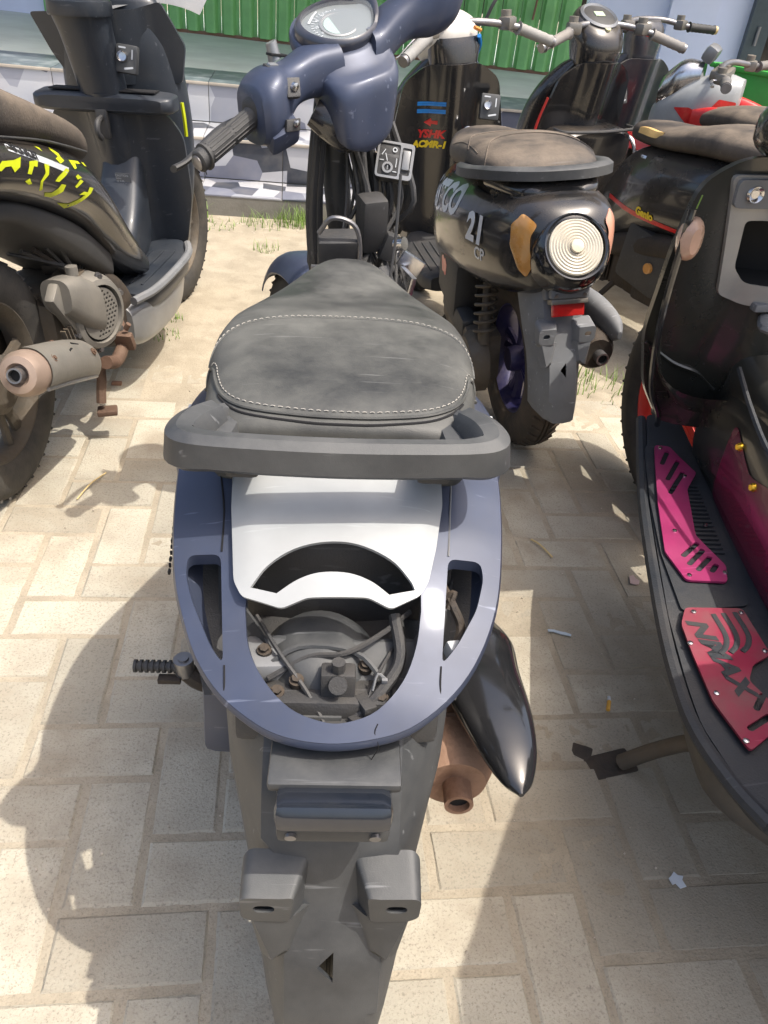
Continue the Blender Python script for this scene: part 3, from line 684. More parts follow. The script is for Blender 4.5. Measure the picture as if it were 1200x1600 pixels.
# main body under the seat, its sides and the pale stripe
bo = build('side_panels', body([(.015, .150, .690, .60, 3), (.05, .166, .700, .58, 3), (.12, .185, .705, .55, 2.8), (.22, .198, .695, .50, 2.6), (.32, .192, .680, .45, 2.6), (.42, .165, .665, .42, 2.5), (.52, .125, .655, .40, 2.5), (.60, .085, .640, .40, 2.5)], 5, 40), blue, A, ang=60)
BV = bvh_of(bo)
for s in (-1, 1):
    pts = []
    for y, z in [(.02, .668), (.06, .672), (.11, .668), (.16, .662), (.20, .655)]:
        h = BV.ray_cast(V((s*.4, y, z)), V((-s, 0, 0)), 1); pts.append(h[0]+V((s*.001, 0, 0)))
    build('pinstripe', tube(pts, .0021, 6, 5), wht, bo)
build('rear_lower_panel', box((-.122, .03, .395), (.05, .17, .13), .3, (4, 4, 0)), blue, A)
# chipped reflectorised edge on the flanks
for s in (-1, 1):
    gs = [box((s*(.1585-.0005*i), -.005-.0065*i, .655-.0022*i), (.0022, rnd.uniform(.002, .005), rnd.uniform(.002, .005)), .2) for i in range(12)]
    o = build('chipped_edge', join(*gs), silv_s if s > 0 else blackv, bo); o['kind'] = 'stuff'
# seat
SK = [(-.004, .100, .728, .650, 4.4), (.001, .114, .744, .650, 4.6), (.014, .124, .752, .650, 4.6), (.040, .134, .759, .650, 4.4), (.10, .140, .765, .655, 4.0), (.16, .146, .768, .660, 3.8), (.22, .146, .764, .662, 3.7), (.29, .142, .752, .660, 3.6), (.36, .128, .738, .655, 3.4), (.43, .100, .733, .655, 3.1), (.50, .072, .733, .655, 2.8), (.55, .052, .728, .66, 2.6), (.575, .034, .718, .67, 2.4), (.583, .015, .705, .68, 2.2)]
st, stop = seat(A, SK, leather)
def onseat(L, lift=.0016): return [(x, y, stop(x, y)+lift) for x, y in L]
def seam_line(L, n=8):
    return [(float(p[0]), float(p[1])) for p in catmull(L, n)]
back = [(-.1415, .105), (-.138, .115), (-.132, .103), (-.126, .076), (-.116, .046), (-.100, .026), (-.075, .016), (-.035, .011), (.0, .010), (.04, .011), (.080, .017), (.104, .030), (.118, .050), (.127, .078), (.132, .103), (.138, .112), (.142, .102)]
front = [(-.1435, .145), (-.138, .172), (-.125, .193), (-.10, .210), (-.06, .222), (0, .227), (.06, .224), (.10, .214), (.127, .196), (.139, .172), (.1435, .145)]
fl_ = seam_line(front); bl_ = seam_line(back)
build('piping', tube(onseat(bl_, .001), .0019, 7, 1), leather, st)
build('seam_fold', tube([(x, y-.006, stop(x*.995, y-.006)+.0002) for x, y in bl_ if abs(x) < .120], .0013, 6, 1), blackv, st)
o = build('stitching', stitch(onseat([(x*.985, y+.007) for x, y in bl_], .0004)), thread, st); o['kind'] = 'stuff'
o = build('stitching', stitch(onseat(fl_, .0005)), thread, st); o['kind'] = 'stuff'
build('piping', tube(onseat([(x, y-.0045) for x, y in fl_], -.0004), .0013, 6, 1), leather, st)
build('seat_base', body([(.0, .105, .700, .665, 5), (.05, .128, .700, .662, 5), (.2, .140, .700, .66, 5), (.35, .125, .690, .655, 4), (.5, .07, .685, .65, 3)], 3), blk_pl, st)
# grab rail: a thick moulded bar with blunt corners
gp = [(-.122, .050, .733), (-.136, .030, .737), (-.150, .002, .741), (-.156, -.026, .743), (-.150, -.042, .744), (-.118, -.049, .745), (-.06, -.054, .746), (0, -.056, .7465), (.06, -.053, .746), (.118, -.047, .745), (.150, -.039, .744), (.157, -.022, .743), (.151, .008, .741), (.138, .036, .737), (.124, .056, .733)]
gp = [(x*.868, y*.88-.013, z+.0065) for x, y, z in gp]
prof_ = [(.016, -.009), (.013, .010), (.004, .0145), (-.008, .0125), (-.0150, .004), (-.0160, -.010), (-.010, -.0155), (.008, -.0155)]
K = catmull(gp, 5); n_ = len(K); rings = []
for i, p in enumerate(K):
    t = V(K[min(i+1, n_-1)]-K[max(i-1, 0)]).normalized(); s = t.cross(V((0, 0, 1))).normalized(); w = s.cross(t)
    a = abs(p[0]); sc = 1.0+.18*max(0, 1-abs(a-.140)/.03)*(p[1] < .02)
    if i < 5 or i > n_-6: sc *= .7
    rings.append([V(p)+s*(u*sc)+w*(q*sc*1.12) for u, q in prof_])
gr = build('grab_rail', loft(rings), grey_pl, A, ang=35)
for s in (-1, 1):
    build('rail_pad', box((s*.114, .012, .730), (.046, .100, .030), .4, (0, s*6, s*8)), grey_pl, gr)
[build('rail_stay', box((s*.085, -.012, .725), (.030, .085, .018), .3, (-8, 0, 0)), blk_pl, gr) for s in (-1, 1)]
# mudguard and what hangs under it
mg = mudguard(A, grey_pl, z0=.600, low=.20, sx=1.04, wide=1.13, lampm=M('clean_gloss_black', (.014, .018, .026), .16, 0, dust=.06, coat=.8))
build('inner_tray', box((0, -.10, .53), (.18, .18, .04), .2, (-16, 0, 0)), blk_pl, mg)
wheel(A, (0, 0, .245), .245, .10, .150, steel, rubber)
engine(A)
shock(A, (-.115, .06, .30), (-.105, .13, .58))
# muffler and its loose black shield
mf = muffler(A, rust, x=.145, y0=-.085, z=.325, r=.050, tip=rust)
fk = [(.13, .052, .395, .36, 2.6, .162), (.08, .060, .412, .355, 2.6, .170), (.02, .052, .424, .365, 2.4, .176), (-.05, .043, .428, .385, 2.3, .186), (-.10, .032, .422, .390, 2.2, .194), (-.135, .017, .412, .392, 2.1, .199), (-.150, .003, .404, .398, 2, .201)]
build('heat_shield', body(fk, 5, 24), gloss, mf, label='loose gloss black muffler shield with a pointed end')
build('hanger', box((.12, .03, .36), (.05, .02, .12), .2), steel, mf)
mg.location = (.006, 0, 0)
# folded-out passenger peg
pg = build('passenger_peg', join(tube([(-.262, .083, .330), (-.205, .083, .330)], .0065, 10, 1), *[cyl((-.262+.0075*i, .083, .330), (-.2585+.0075*i, .083, .330), .0088, 12) for i in range(8)]), blk_pl, A)
build('peg_hinge', join(cyl((-.197, .083, .320), (-.197, .083, .345), .013, 16), cyl((-.197, .083, .345), (-.197, .083, .348), .007, 12)), steel, pg)
build('peg_bracket', join(tube([(-.20, .088, .322), (-.175, .080, .305), (-.14, .095, .285), (-.09, .14, .28)], .013, 8, 4), box((-.215, .072, .318), (.03, .012, .008), .2)), grime, pg)
for k, (x, y, z) in enumerate([(-.046, -.178, .586), (.044, -.182, .584), (-.060, -.142, .599), (.030, -.150, .590), (-.030, -.168, .590)]):
    b_ = build('hex_bolt', join(cyl((x, y, z-.004), (x, y-.001, z+.002), .0065, 16), cyl((x, y, z), (x, y-.002, z+.006), .0042, 6)), grime, inn)
for k, P in enumerate([[(-.070, -.110, .610), (-.045, -.150, .602), (-.02, -.180, .588), (.0, -.205, .566)], [(.070, -.105, .615), (.045, -.130, .612), (.012, -.150, .606), (-.02, -.150, .600), (-.055, -.165, .588)], [(.062, -.12, .60), (.040, -.165, .594), (.030, -.19, .58)]]):
    build('wire', tube(P, (.0022, .0026, .0016)[k], 6, 6), blk_pl, inn)
build('cable_tie', join(tube([(.048, -.172, .597), (.040, -.170, .602), (.036, -.178, .590)], .0012, 5, 3), box((.046, -.174, .598), (.005, .003, .004), .1)), pale_pl, inn)
build('moulded_edge', join(box((-.02, -.197, .572), (.06, .003, .010), .2, (-14, 0, 0)), box((-.052, -.190, .572), (.003, .02, .010), .2), box((.055, -.17, .575), (.003, .04, .012), .2)), grey_pl, inn)
for y in (.02, .30): build('weld_ring', lathe([(.0515*(1 if y < .1 else .93), -.003), (.0545*(1 if y < .1 else .93), 0), (.0515*(1 if y < .1 else .93), .003), (.048*(1 if y < .1 else .93), 0)], (.145, -.085+y+.04, .325), 'Y', 32, True), rust2, mf)
build('shield_bolt', cyl((.216, -.02, .412), (.221, -.02, .415), .006, 6), steel, mf)
# frame, floor and the bare front end
fr = build('frame', join(tube([(0, .55, .58), (0, .66, .42), (0, .74, .30), (0, .95, .28), (0, 1.02, .42), (0, .99, .62)], .022, 10, 5), tube([(-.10, .2, .56), (-.09, .5, .52), (-.05, .66, .36), (-.08, .75, .27)], .014, 8, 4), tube([(.10, .2, .56), (.09, .5, .52), (.05, .66, .36), (.08, .75, .27)], .014, 8, 4), tube([(.03, .62, .60), (.06, .72, .52), (.05, .85, .50), (.0, .96, .58)], .010, 8, 4)), blk_pl, A)
build('floorboard', body([(.62, .14, .285, .24, 5), (.70, .155, .280, .235, 6), (.88, .150, .280, .235, 6), (.98, .12, .30, .25, 5)], 4), grey_pl, A)
build('belly_cover', body([(.46, .06, .56, .42, 3), (.56, .09, .60, .34, 3), (.64, .10, .46, .27, 3), (.72, .11, .33, .25, 4)], 4), blk_pl, A)
TH = R(35); Cx, Cy = -.040, .930
def ST(r, f_, z): return (Cx+r*cos(TH)-f_*sin(TH), Cy+r*sin(TH)*.95+f_*cos(TH), z+.25*r+.62*max(0, r-.05))   # raked axis: the outer side of the turn rises
def stg(g): return [ST(*p) for p in g[0]], g[1]
stem = build('steering_stem', tube([(-.036, .925, .93), (-.03, .955, .75), (-.015, 1.0, .55), (-.01, 1.03, .40)], [.019, .021, .024, .026], 14, 5), blk_pl, A)
build('stem_sleeve', tube([(-.034, .935, .86), (-.030, .955, .76), (-.022, .975, .68)], .026, 12, 4), grey_pl, stem)
gs = []
for i in range(7):
    a = i*.9; dx = -.065+.010*cos(a); dy = .905+.012*sin(a)
    gs.append(tube([(dx+.01, dy+.03, .90), (dx, dy, .80), (dx-.004+.003*sin(i), dy+.02, .68), (dx+.004, dy+.03, .55), (dx+.03, dy+.06, .42)], .0055+.0012*(i % 3), 7, 4))
build('cable_bundle', join(*gs), blk_pl, A)
gs = []
for i in range(20):
    q = random.Random(i); x0 = q.uniform(-.02, .095); 
    gs.append(tube([(x0-.02, .93, .86), (x0+q.uniform(-.02, .03), .90+q.uniform(-.03, .03), .74), (x0+q.uniform(-.03, .04), .88+q.uniform(-.03, .05), .66), (x0+q.uniform(-.02, .04), .84+q.uniform(-.05, .05), .58), (x0+q.uniform(-.03, .03), .78, .46)], q.choice([.003, .004, .0055]), 6, 5))
build('loose_wires', join(*gs), blk_pl, A)
build('regulator_box', join(box((-.02, .80, .655), (.075, .045, .085), .14, (20, 0, 6)), box((-.025, .76, .60), (.065, .04, .05), .15, (15, 0, -4))), blk_pl, A)
build('hose_loop', join(tube([(-.055, .775, .70), (-.03, .765, .73), (.01, .77, .715), (.02, .775, .66), (.01, .77, .61)], .0045, 8, 6), tube([(-.055, .74, .645), (-.02, .73, .665), (.025, .735, .64), (.018, .735, .59), (-.03, .735, .585), (-.048, .74, .62)], .0045, 8, 6)), steel, A)
build('hose_clip', join(box((-.052, .742, .648), (.03, .008, .012), .2), cyl((-.02, .725, .664), (-.02, .722, .668), .006)), steel, A)
build('ignition_block', join(box((.04, .86, .70), (.05, .05, .10), .2, (10, 0, 20)), cyl((.055, .80, .63), (.07, .78, .60), .022, 14), box((.075, .85, .66), (.03, .03, .05), .2, (0, 20, 10))), blk_pl, A)
build('frame_bracket', join(box((.10, .82, .56), (.012, .06, .13), .2, (0, 12, 20)), box((.115, .86, .62), (.05, .014, .05), .2, (0, 30, 0)), cyl((.085, .80, .68), (.10, .79, .685), .012)), chrome, A)
build('rear_brake_cable', tube([(.085, .80, .80), (.082, .77, .70), (.074, .74, .62), (.07, .70, .56)], .0028, 6, 5), blk_pl, A)
# key switch panel hanging free on its loom
KP = Matrix.Translation((.078, .900, .800))@Matrix.Rotation(R(-28), 4, 'X')@Matrix.Rotation(R(6), 4, 'Y')
kp = build('key_switch_panel', xf(box((0, .012, 0), (.066, .036, .062), .22), KP), blk_pl, A)
build('panel_bezel', xf(panel(chamfer([(-.034, -.032), (.034, -.032), (.034, .032), (-.034, .032)], .008), [chamfer([(-.030, -.028), (.008, -.028), (.008, .028), (-.030, .028)], .004), chamfer([(.012, -.024), (.029, -.024), (.029, .024), (.012, .024)], .003)], lambda a, b: (a, -.008, b), .004, .006, tdir=(0, 1, 0)), KP), silver_p, kp)
build('rocker', xf(box((.0205, -.007, .002), (.014, .008, .034), .3), KP), silver_p, kp)
build('key_slot', xf(join(lathe([(.006, -.009), (.010, -.009), (.010, -.004), (.006, -.004)], (-.012, 0, -.014), 'Y', 20, True), box((-.012, -.006, -.014), (.002, .004, .008), 0)), KP), silver_p, kp)
mk = [panel(slot(-.022, .012, .012, .0016, 60), [], lambda a, b: (a, -.0075, b), .001, .004, tdir=(0, 1, 0)), panel(slot(-.016, .004, .014, .0016, 110), [], lambda a, b: (a, -.0075, b), .001, .004, tdir=(0, 1, 0)), lathe([(.0025, -.0078), (.0045, -.0078), (.0045, -.0068), (.0025, -.0068)], (-.002, 0, .018), 'Y', 14, True), panel(slot(.003, -.004, .016, .0014, 90), [], lambda a, b: (a, -.0075, b), .001, .004, tdir=(0, 1, 0)), panel(slot(.002, -.020, .008, .0014, 0), [], lambda a, b: (a, -.0075, b), .001, .004, tdir=(0, 1, 0)), panel(slot(-.024, -.002, .008, .0014, 0), [], lambda a, b: (a, -.0075, b), .001, .004, tdir=(0, 1, 0))]
build('switch_marking', xf(join(*mk), KP), wht, kp)
build('panel_loom', tube([(.05, .925, .80), (.03, .935, .77), (.02, .92, .70), (.03, .90, .64)], .012, 8, 5), blk_pl, kp)
# front wheel, fork, fender
TF = Matrix.Translation((-.02, 1.06, 0))@Matrix.Rotation(TH*.72, 4, 'Z')@Matrix.Translation((.02, -1.06, 0))
wheel(A, (-.02, 1.235, .245), .245, .09, .150, steel, rubber, TF, disc=.10)
build('fork', xf(join(*[tube([(-.02+s*.062, 1.235, .245), (-.02+s*.060, 1.12, .42), (-.02+s*.045, 1.06, .56)], .017, 10, 3) for s in (-1, 1)], box((-.02, 1.05, .57), (.15, .05, .03), .3)), TF), blk_pl, A)
ff = []
for a in np.linspace(-55, 62, 15):
    th = R(90+a); cyy = 1.235+.275*cos(th); czz = .245+.275*sin(th); rg = []
    wv = .070*(1-.25*(a/75)**2)
    for b in np.linspace(-1, 1, 13):
        rr = .275-.045*b*b*abs(b); rg.append((-.02+wv*b, 1.235+rr*cos(th), .245+rr*sin(th)))
    for b in np.linspace(1, -1, 13):
        rr = .271-.045*b*b*abs(b); rg.append((-.02+wv*.96*b, 1.235+rr*cos(th), .245+rr*sin(th)))
    ff.append(rg)
build('front_fender', xf(loft(ff), TF), blue, A)
# handlebar cowl in the steering frame
def erg(cr, cf, z, a, b, p=2.6, tilt=0, n=32): return [ST(cr+a*u, cf+b*w, z+tilt*w*b) for u, w in se(n, p)]
CK = [(.004, -.100, .838, .022, .020, 3, .5), (.002, -.092, .855, .050, .034, 3.8, .35), (0, -.080, .888, .060, .048, 4.2, .20), (0, -.068, .924, .066, .060, 4.2, .10), (0, -.050, .946, .070, .073, 3.2, .12), (0, -.035, .961, .072, .080, 2.6, .22), (0, -.020, .975, .078, .080, 2.4, .30), (0, -.010, .990, .080, .075, 2.2, .34), (0, -.006, .999, .078, .070, 2.1, .36)]
cw = build('handlebar_cowl', loft([erg(*k) for k in catmull(CK, 4)]), blue, A, ang=55)
for s in (-1, 1):
    ak = [(.030, -.040, .952, .046, .044), (.075, -.038, .958, .040, .038), (.110, -.044, .955, .036, .034), (.135, -.050, .948, .042, .040), (.158, -.055, .942, .054, .050), (.182, -.060, .935, .055, .051), (.197, -.062, .932, .045, .044)]
    rings = []
    for r_, f_, z, a, b in catmull(ak, 4): rings.append([ST(s*(r_+b*w*.10), f_+a*u, z+b*w) for u, w in se(24, 3.0)])
    ar = build('switch_housing', loft(rings), blue, cw, ang=50)
    if s < 0:
        hd = box((-.178, -.105, .912), (.040, .036, .040), .25, (0, 8, 0)); build('lower_switch_pod', stg(box((-.158, -.090, .900), (.052, .045, .040), .25, (30, -12, 0))), blue, ar)
        def pod(c, s_, rot, mt, nm, par): return build(nm, stg(box(c, s_, .3, rot)), mt, par)
        b1 = pod((-.150, -.056, .9865), (.030, .024, .006), (12, 16, 0), blk_pl, 'dimmer_switch', ar)
        pod((-.152, -.056, .9905), (.017, .012, .006), (12, 16, 0), silver_p, 'switch_key', b1)
        b2 = pod((-.140, -.098, .9600), (.024, .010, .030), (-32, 14, 0), blk_pl, 'indicator_switch', ar)
        build('switch_key', stg(lathe([(.001, -.006), (.006, -.005), (.007, .001), (.001, .002)], (-.140, -.103, .963), 'Y', 14)), chrome, b2)
        b3 = pod((-.150, -.114, .912), (.026, .008, .018), (-12, 10, 0), blk_pl, 'horn_button', ar)
        build('switch_key', stg(lathe([(.001, -.004), (.005, -.003), (.006, .001), (.001, .002)], (-.146, -.119, .914), 'Y', 14)), chrome, b3)
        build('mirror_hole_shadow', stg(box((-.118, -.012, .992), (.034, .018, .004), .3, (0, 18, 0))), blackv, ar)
        build('mirror_boss', stg(tube([(-.121, -.010, .985), (-.126, -.006, 1.012)], [.011, .009], 14, 1)), silver_p, ar)
    P0 = V((s*.188, -.062, .932)); P1 = V((s*.305, -.080, .898)); d = P1-P0
    col = build('grip_collar', stg(tube([P0-d*.06, P0+d*.04, P0+d*.07, P0+d*.10], [.031, .030, .026, .018], 20, 1)), blk_pl, ar)
    gp_ = [P0+d*t for t in (0.02, .10, .2, .5, .8, .86, .87, .89, .90, .98, 1.0)]
    gi = build('grip', stg(tube(gp_, [.019, .0185, .0170, .0165, .0168, .0170, .0225, .0225, .0185, .0180, .015], 22, 1)), grip_m, ar)
    u1 = d.normalized(); wv = V((0, 0, 1)).cross(u1).normalized(); up_ = u1.cross(wv); rb = []
    for kk in range(16):
        a = 2*pi*kk/16
        o_ = (wv*cos(a)+up_*sin(a))
        for (t0, t1) in ((.14, .44), (.48, .82)) if kk % 4 else ((.14, .82),):
            rb.append(tube([P0+d*t0+o_*.0166, P0+d*t1+o_*.0166], .0016, 5, 1))
    build('grip_rib', stg(join(*rb)), grip_m, gi)
    build('bar_end', stg(tube([P1-d*.02, P1+d*.015, P1+d*.035], [.012, .0125, .009], 16, 1)), steel, gi)
    Lp = [P0+V((s*-.01, .035, -.010)), P0+V((s*.03, .060, -.020)), P0+d*.6+V((0, .066, -.012)), P1+V((s*-.005, .055, -.010)), P1+V((s*.022, .048, -.012))]
    build('brake_lever', stg(tube(Lp, [.010, .010, .009, .0085, .010], 10, 4, .6)), blk_pl, ar)
# dark lower cover and gauge
build('cowl_lower_cover', stg(tube([(-.070, -.050, .900), (-.045, -.070, .880), (-.020, -.082, .850), (-.005, -.060, .835)], [.022, .030, .026, .018], 14, 4)), gloss_d, cw)
GN = Matrix.Translation((0, 0, 0))
def gz(r_, f_, z): # gauge frame: tilted disc
    t = R(22); return ST(r_, -.014+f_*cos(t)-z*sin(t)*1, 1.010+f_*sin(t)+z*cos(t))
def gg(g): return [gz(*p) for p in g[0]], g[1]
egg = [(.0655*cos(a)*(1+.10*sin(a)), .056*sin(a)-.002-.010*cos(a)**2*0) for a in np.linspace(0, 2*pi, 48, endpoint=False)]
def ering(k, z): return [gz(x*k, y*k, z) for x, y in egg]
gb = build('gauge_bezel', loft([ering(1.13, -.014), ering(1.15, -.002), ering(1.12, .005), ering(1.03, .008), ering(.99, .004), ering(.97, -.004)], False, False), M('gauge_surround', (.03, .036, .055), .3, coat=.5, dust=.2), cw, ang=60)
build('dial_face', loft([ering(.975, -.006), ering(.975, -.003)]), dial, gb)
build('inner_ring', gg(lathe([(.030, -.003), (.034, -.0005), (.031, .0005), (.028, -.003)], (0, -.004, 0), 'Z', 40, True)), silver_p, gb)
build('lcd_display', gg(lathe([(.001, -.0028), (.0265, -.0028), (.0265, -.0012), (.001, -.0012)], (0, -.004, 0), 'Z', 40)), lcd, gb)
tk = []
for i in range(25):
    a = R(205-i*(230/24)); r0 = .046; tk.append(box(((r0)*cos(a), r0*.84*sin(a)-.002, -.0018), (.0065 if i % 2 == 0 else .004, .0011, .0006), 0, (0, 0, math.degrees(a))))
build('dial_tick', gg(join(*tk)), wht, gb)
tt = []
for i, s in enumerate(('0', '20', '40', '60', '80', '100', '120', '140')):
    a = R(200-i*(220/7)); v2, f2 = text2d(s, .0075); cxm = sum(p[0] for p in v2)/len(v2)
    tt.append(([(x-cxm+.0385*cos(a), y-.003+.033*sin(a), -.0014) for x, y in v2], f2))
v2, f2 = text2d('km/h', .006); tt.append(([(x-.008, y+.034, -.0014) for x, y in v2], f2))
build('dial_lettering', gg(join(*tt)), wht, gb)
build('dial_highlight_mark', gg(join(panel(slot(-.036, .030, .026, .004, 42), [], lambda a, b: (a, b, -.0012), .0005, .006), panel(slot(-.024, .040, .020, .003, 34), [], lambda a, b: (a, b, -.0012), .0005, .006))), wht, gb)
dome = [ering(k, .003+.010*(1-k*k)) for k in (1.0, .9, .75, .55, .3, .05)]
build('gauge_glass', loft(dome, False, True), glass, gb)
build('cowl_mark', stg(xf(panel(chamfer([(-.010, -.008), (.010, -.008), (.010, .008), (-.010, .008)], .002), [chamfer([(-.0085, -.0065), (.0085, -.0065), (.0085, .0065), (-.0085, .0065)], .002)], lambda a, b: (a, b, 0), .0006, .004), Matrix.Translation((.046, -.088, .943))@Matrix.Rotation(R(8), 4, 'Y')@Matrix.Rotation(R(14), 4, 'X'))), silver_p, cw)

# ================================================================== OTHER SCOOTERS
def retro_body(root, mat, wd=1.0):
    keys = [(-.245, .055, .665, .560, 2.6), (-.235, .080, .690, .530, 2.8), (-.205, .112, .712, .505, 3), (-.15, .138, .722, .485, 3), (-.05, .165, .722, .455, 2.8), (.1, .188, .712, .43, 2.7), (.25, .190, .700, .41, 2.7), (.38, .172, .685, .37, 2.8), (.48, .140, .665, .33, 3), (.55, .115, .62, .30, 3.2), (.60, .105, .55, .28, 3.4)]
    return build('body_panel', body([(k[0], k[1]*wd)+k[2:] for k in keys], 5, 44), mat, root, ang=60)
def inner_shield(root, mat, w=.19, z0=.30, z1=.86, y0=1.00, name='inner_shield', rake=.22):
    def sf(x, z): return (x, y0-(z-z0)*rake-.045*max(0, 1-(x/.085)**2)**1.5+.02*(abs(x)/w)**3, z)
    o = chamfer([(-w*.78, z0), (w*.78, z0), (w*.98, z0+.16), (w*1.0, z0+.34), (w*.82, z1-.05), (w*.45, z1), (-w*.45, z1), (-w*.82, z1-.05), (-w*1.0, z0+.34), (-w*.98, z0+.16)], .03)
    return build(name, panel(o, [], sf, .012, .022, tdir=(0, 1, 0)), mat, root, ang=50), sf
def front_body(root, mat, w=.19, y0=.98):
    rings = []
    for z, ww, d, yb in catmull([(.30, .12, .10, 1.02), (.42, .165, .15, .99), (.55, w, .17, .965), (.68, w*.98, .16, .94), (.78, w*.85, .13, .915), (.85, w*.55, .10, .90), (.88, w*.35, .06, .89)], 4):
        rings.append([(ww*a, yb+d*.5+d*.5*b+.012, z) for a, b in se(32, 2.6)])
    return build('front_panel', loft(rings), mat, root, ang=60)
def front_end(root, th, rim_mat, R_=.245, body_mat=None, tyre=rubber, wb=1.25, w=.09, fx=0):
    T = Matrix.Translation((fx, wb-.17, 0))@Matrix.Rotation(R(th), 4, 'Z')@Matrix.Translation((-fx, -(wb-.17), 0))
    wheel(root, (fx, wb, R_), R_, w, R_-.09, rim_mat, tyre, T, disc=.09)
    build('fork', xf(join(*[tube([(fx+s*.062, wb, R_), (fx+s*.060, wb-.11, .42), (fx+s*.045, wb-.16, .56)], .016, 10, 3) for s in (-1, 1)]), T), blk_pl, root)
    ff = []
    for a in np.linspace(-58, 55, 14):
        t = R(90+a); rg = []; wv = .072*(1-.25*(a/75)**2)
        for b in np.linspace(-1, 1, 11):
            rr = R_+.03-.045*b*b*abs(b); rg.append((fx+wv*b, wb+rr*cos(t), R_+rr*sin(t)))
        for b in np.linspace(1, -1, 11):
            rr = R_+.026-.045*b*b*abs(b); rg.append((fx+wv*.96*b, wb+rr*cos(t), R_+rr*sin(t)))
        ff.append(rg)
    build('front_fender', xf(loft(ff), T), body_mat or gloss, root)
def floorb(root, mat, w=.16, y0=.56, y1=1.0, z=.285):
    fb = build('floorboard', body([(y0, w*.85, z, z-.05, 6), (y0+.08, w, z, z-.06, 7), (y1-.1, w, z, z-.06, 7), (y1, w*.8, z+.02, z-.03, 5)], 3), mat, root)
    rb = [box((x, (y0+y1)/2, z+.001), (.006, (y1-y0)*.7, .004), .2) for x in np.linspace(-w*.75, w*.75, 9)]
    build('floor_rib', join(*rb), mat, fb)
    return fb
def side_stand(root, mat=grime):
    build('side_stand', join(tube([(-.10, .42, .22), (-.16, .47, .12), (-.235, .52, .012)], .011, 8, 4), box((-.243, .525, .012), (.05, .03, .012), .2, (0, 0, 30))), mat, root)
def key_panel(root, c, rot=0, s=1.):
    T = Matrix.Translation(c)@Matrix.Rotation(R(rot), 4, 'Y')@Matrix.Rotation(R(-14), 4, 'X')
    k = build('key_switch_panel', xf(box((0, .008, 0), (.060*s, .022, .070*s), .3), T), grey_pl, root)
    build('lock_barrel', xf(lathe([(.001, -.004), (.010, -.005), (.013, -.012), (.015, -.004), (.015, .004)], (-.010*s, 0, .004), 'Y', 20), T), chrome, k)
    g = [panel(slot(.016*s, .012*s, .024*s, .004, 90), [], lambda a, b: (a, -.0035, b), .001, .005, tdir=(0, 1, 0)), panel(slot(-.012*s, .026*s, .020*s, .004, 0), [], lambda a, b: (a, -.0035, b), .001, .005, tdir=(0, 1, 0)), panel(slot(.008*s, -.022*s, .026*s, .005, 12), [], lambda a, b: (a, -.0035, b), .001, .005, tdir=(0, 1, 0))]
    build('switch_marking', xf(join(*g), T), wht, k)
    return k
def sticker(root, host, bvh, s, size, o, u, w, ray, mat, shear=0, bold=0, name='lettering', off=.0015, center=False):
    v2, f2 = text2d(s, size, shear, bold)
    if center:
        cx = sum(p[0] for p in v2)/len(v2); v2 = [(x-cx, y) for x, y in v2]
    return build(name, on_surface(v2, f2, bvh, o, u, w, ray, off), mat, host, smooth=False)
def marks(host, bvh, polys, o, u, w, ray, mat, name, off=.0014, step=.02):
    gs = []
    for p in polys:
        v, f = panel(p, [], lambda a, b: (a, b, 0), .0003, step)
        n = len(v)//2; vv, ff = on_surface([(q[0], q[1]) for q in v[:n]], [t for t in f if max(t) < n], bvh, o, u, w, ray, off)
        gs.append((vv, ff))
    return build(name, join(*gs), mat, host, smooth=False)
def wheel_side(root, R_=.245, rim=steel, tyre=rubber, w=.10):
    return wheel(root, (0, 0, R_), R_, w, R_-.095, rim, tyre)

# ------------------------------------------------------------------ black scooter with the round rear lamp
B = thing('scooter', 'dusty gloss black scooter with round rear lamp, white FASTCO 21 lettering and purple wheel rim', 'scooter', (.688, 1.93, 0), -4, 6.5, 'parked scooters')
bb = retro_body(B, gloss_d)
bvB = bvh_of(bb)
# lamp pod on the sloping tail
LT = Matrix.Translation((.0, -.262, .628))@Matrix.Rotation(R(-34), 4, 'X')
pod = build('lamp_pod', xf(lathe([(.090, .06), (.088, .02), (.080, -.006), (.072, -.014), (.068, -.012), (.066, .0)], (0, 0, 0), 'Y', 44), LT), gloss, bb)
pr_ = [(.0635, .0)]
for i in range(9):
    r = .062-.0066*i; pr_ += [(r, -.0115-.0006*i), (r-.0033, -.0133-.0006*i)]
pr_ += [(.001, -.018)]
build('tail_lamp', xf(lathe(pr_, (0, 0, 0), 'Y', 44), LT), pale_lens, pod)
build('bulb_glow_cap', xf(lathe([(.016, -.017), (.014, -.022), (.001, -.024)], (0, 0, 0), 'Y', 20), LT), M('milky_lens_core', (.72, .64, .48), .25, coat=.5), pod)
def tail_y(x, z):
    h = bvB.ray_cast(V((x, -.8, z)), V((0, 1, 0)), 1.2); return h[0].y if h[0] else -.12
for s, mt in ((-1, amber), (1, M('pinkish_dusty_lens', (.62, .30, .20), .3, dust=.5, dc=(.6, .42, .34), ds=12, coat=.4))):
    cres = chamfer([(.078, .675), (.100, .692), (.122, .665), (.124, .620), (.108, .572), (.092, .556), (.084, .585), (.092, .625), (.092, .650)], .008)
    g = panel([(s*a, z) for a, z in cres] if s > 0 else [(s*a, z) for a, z in reversed(cres)], [], lambda x, z: (x, tail_y(x, z)-.004, z), .006, .009, tdir=(0, 1, 0))
    build('turn_signal', g, mt, bb, ang=60)
build('tail_trim', body([(-.150, .06, .730, .70, 2.6), (-.12, .10, .742, .69, 2.6), (.0, .14, .75, .69, 3)], 4), gloss_d, bb)
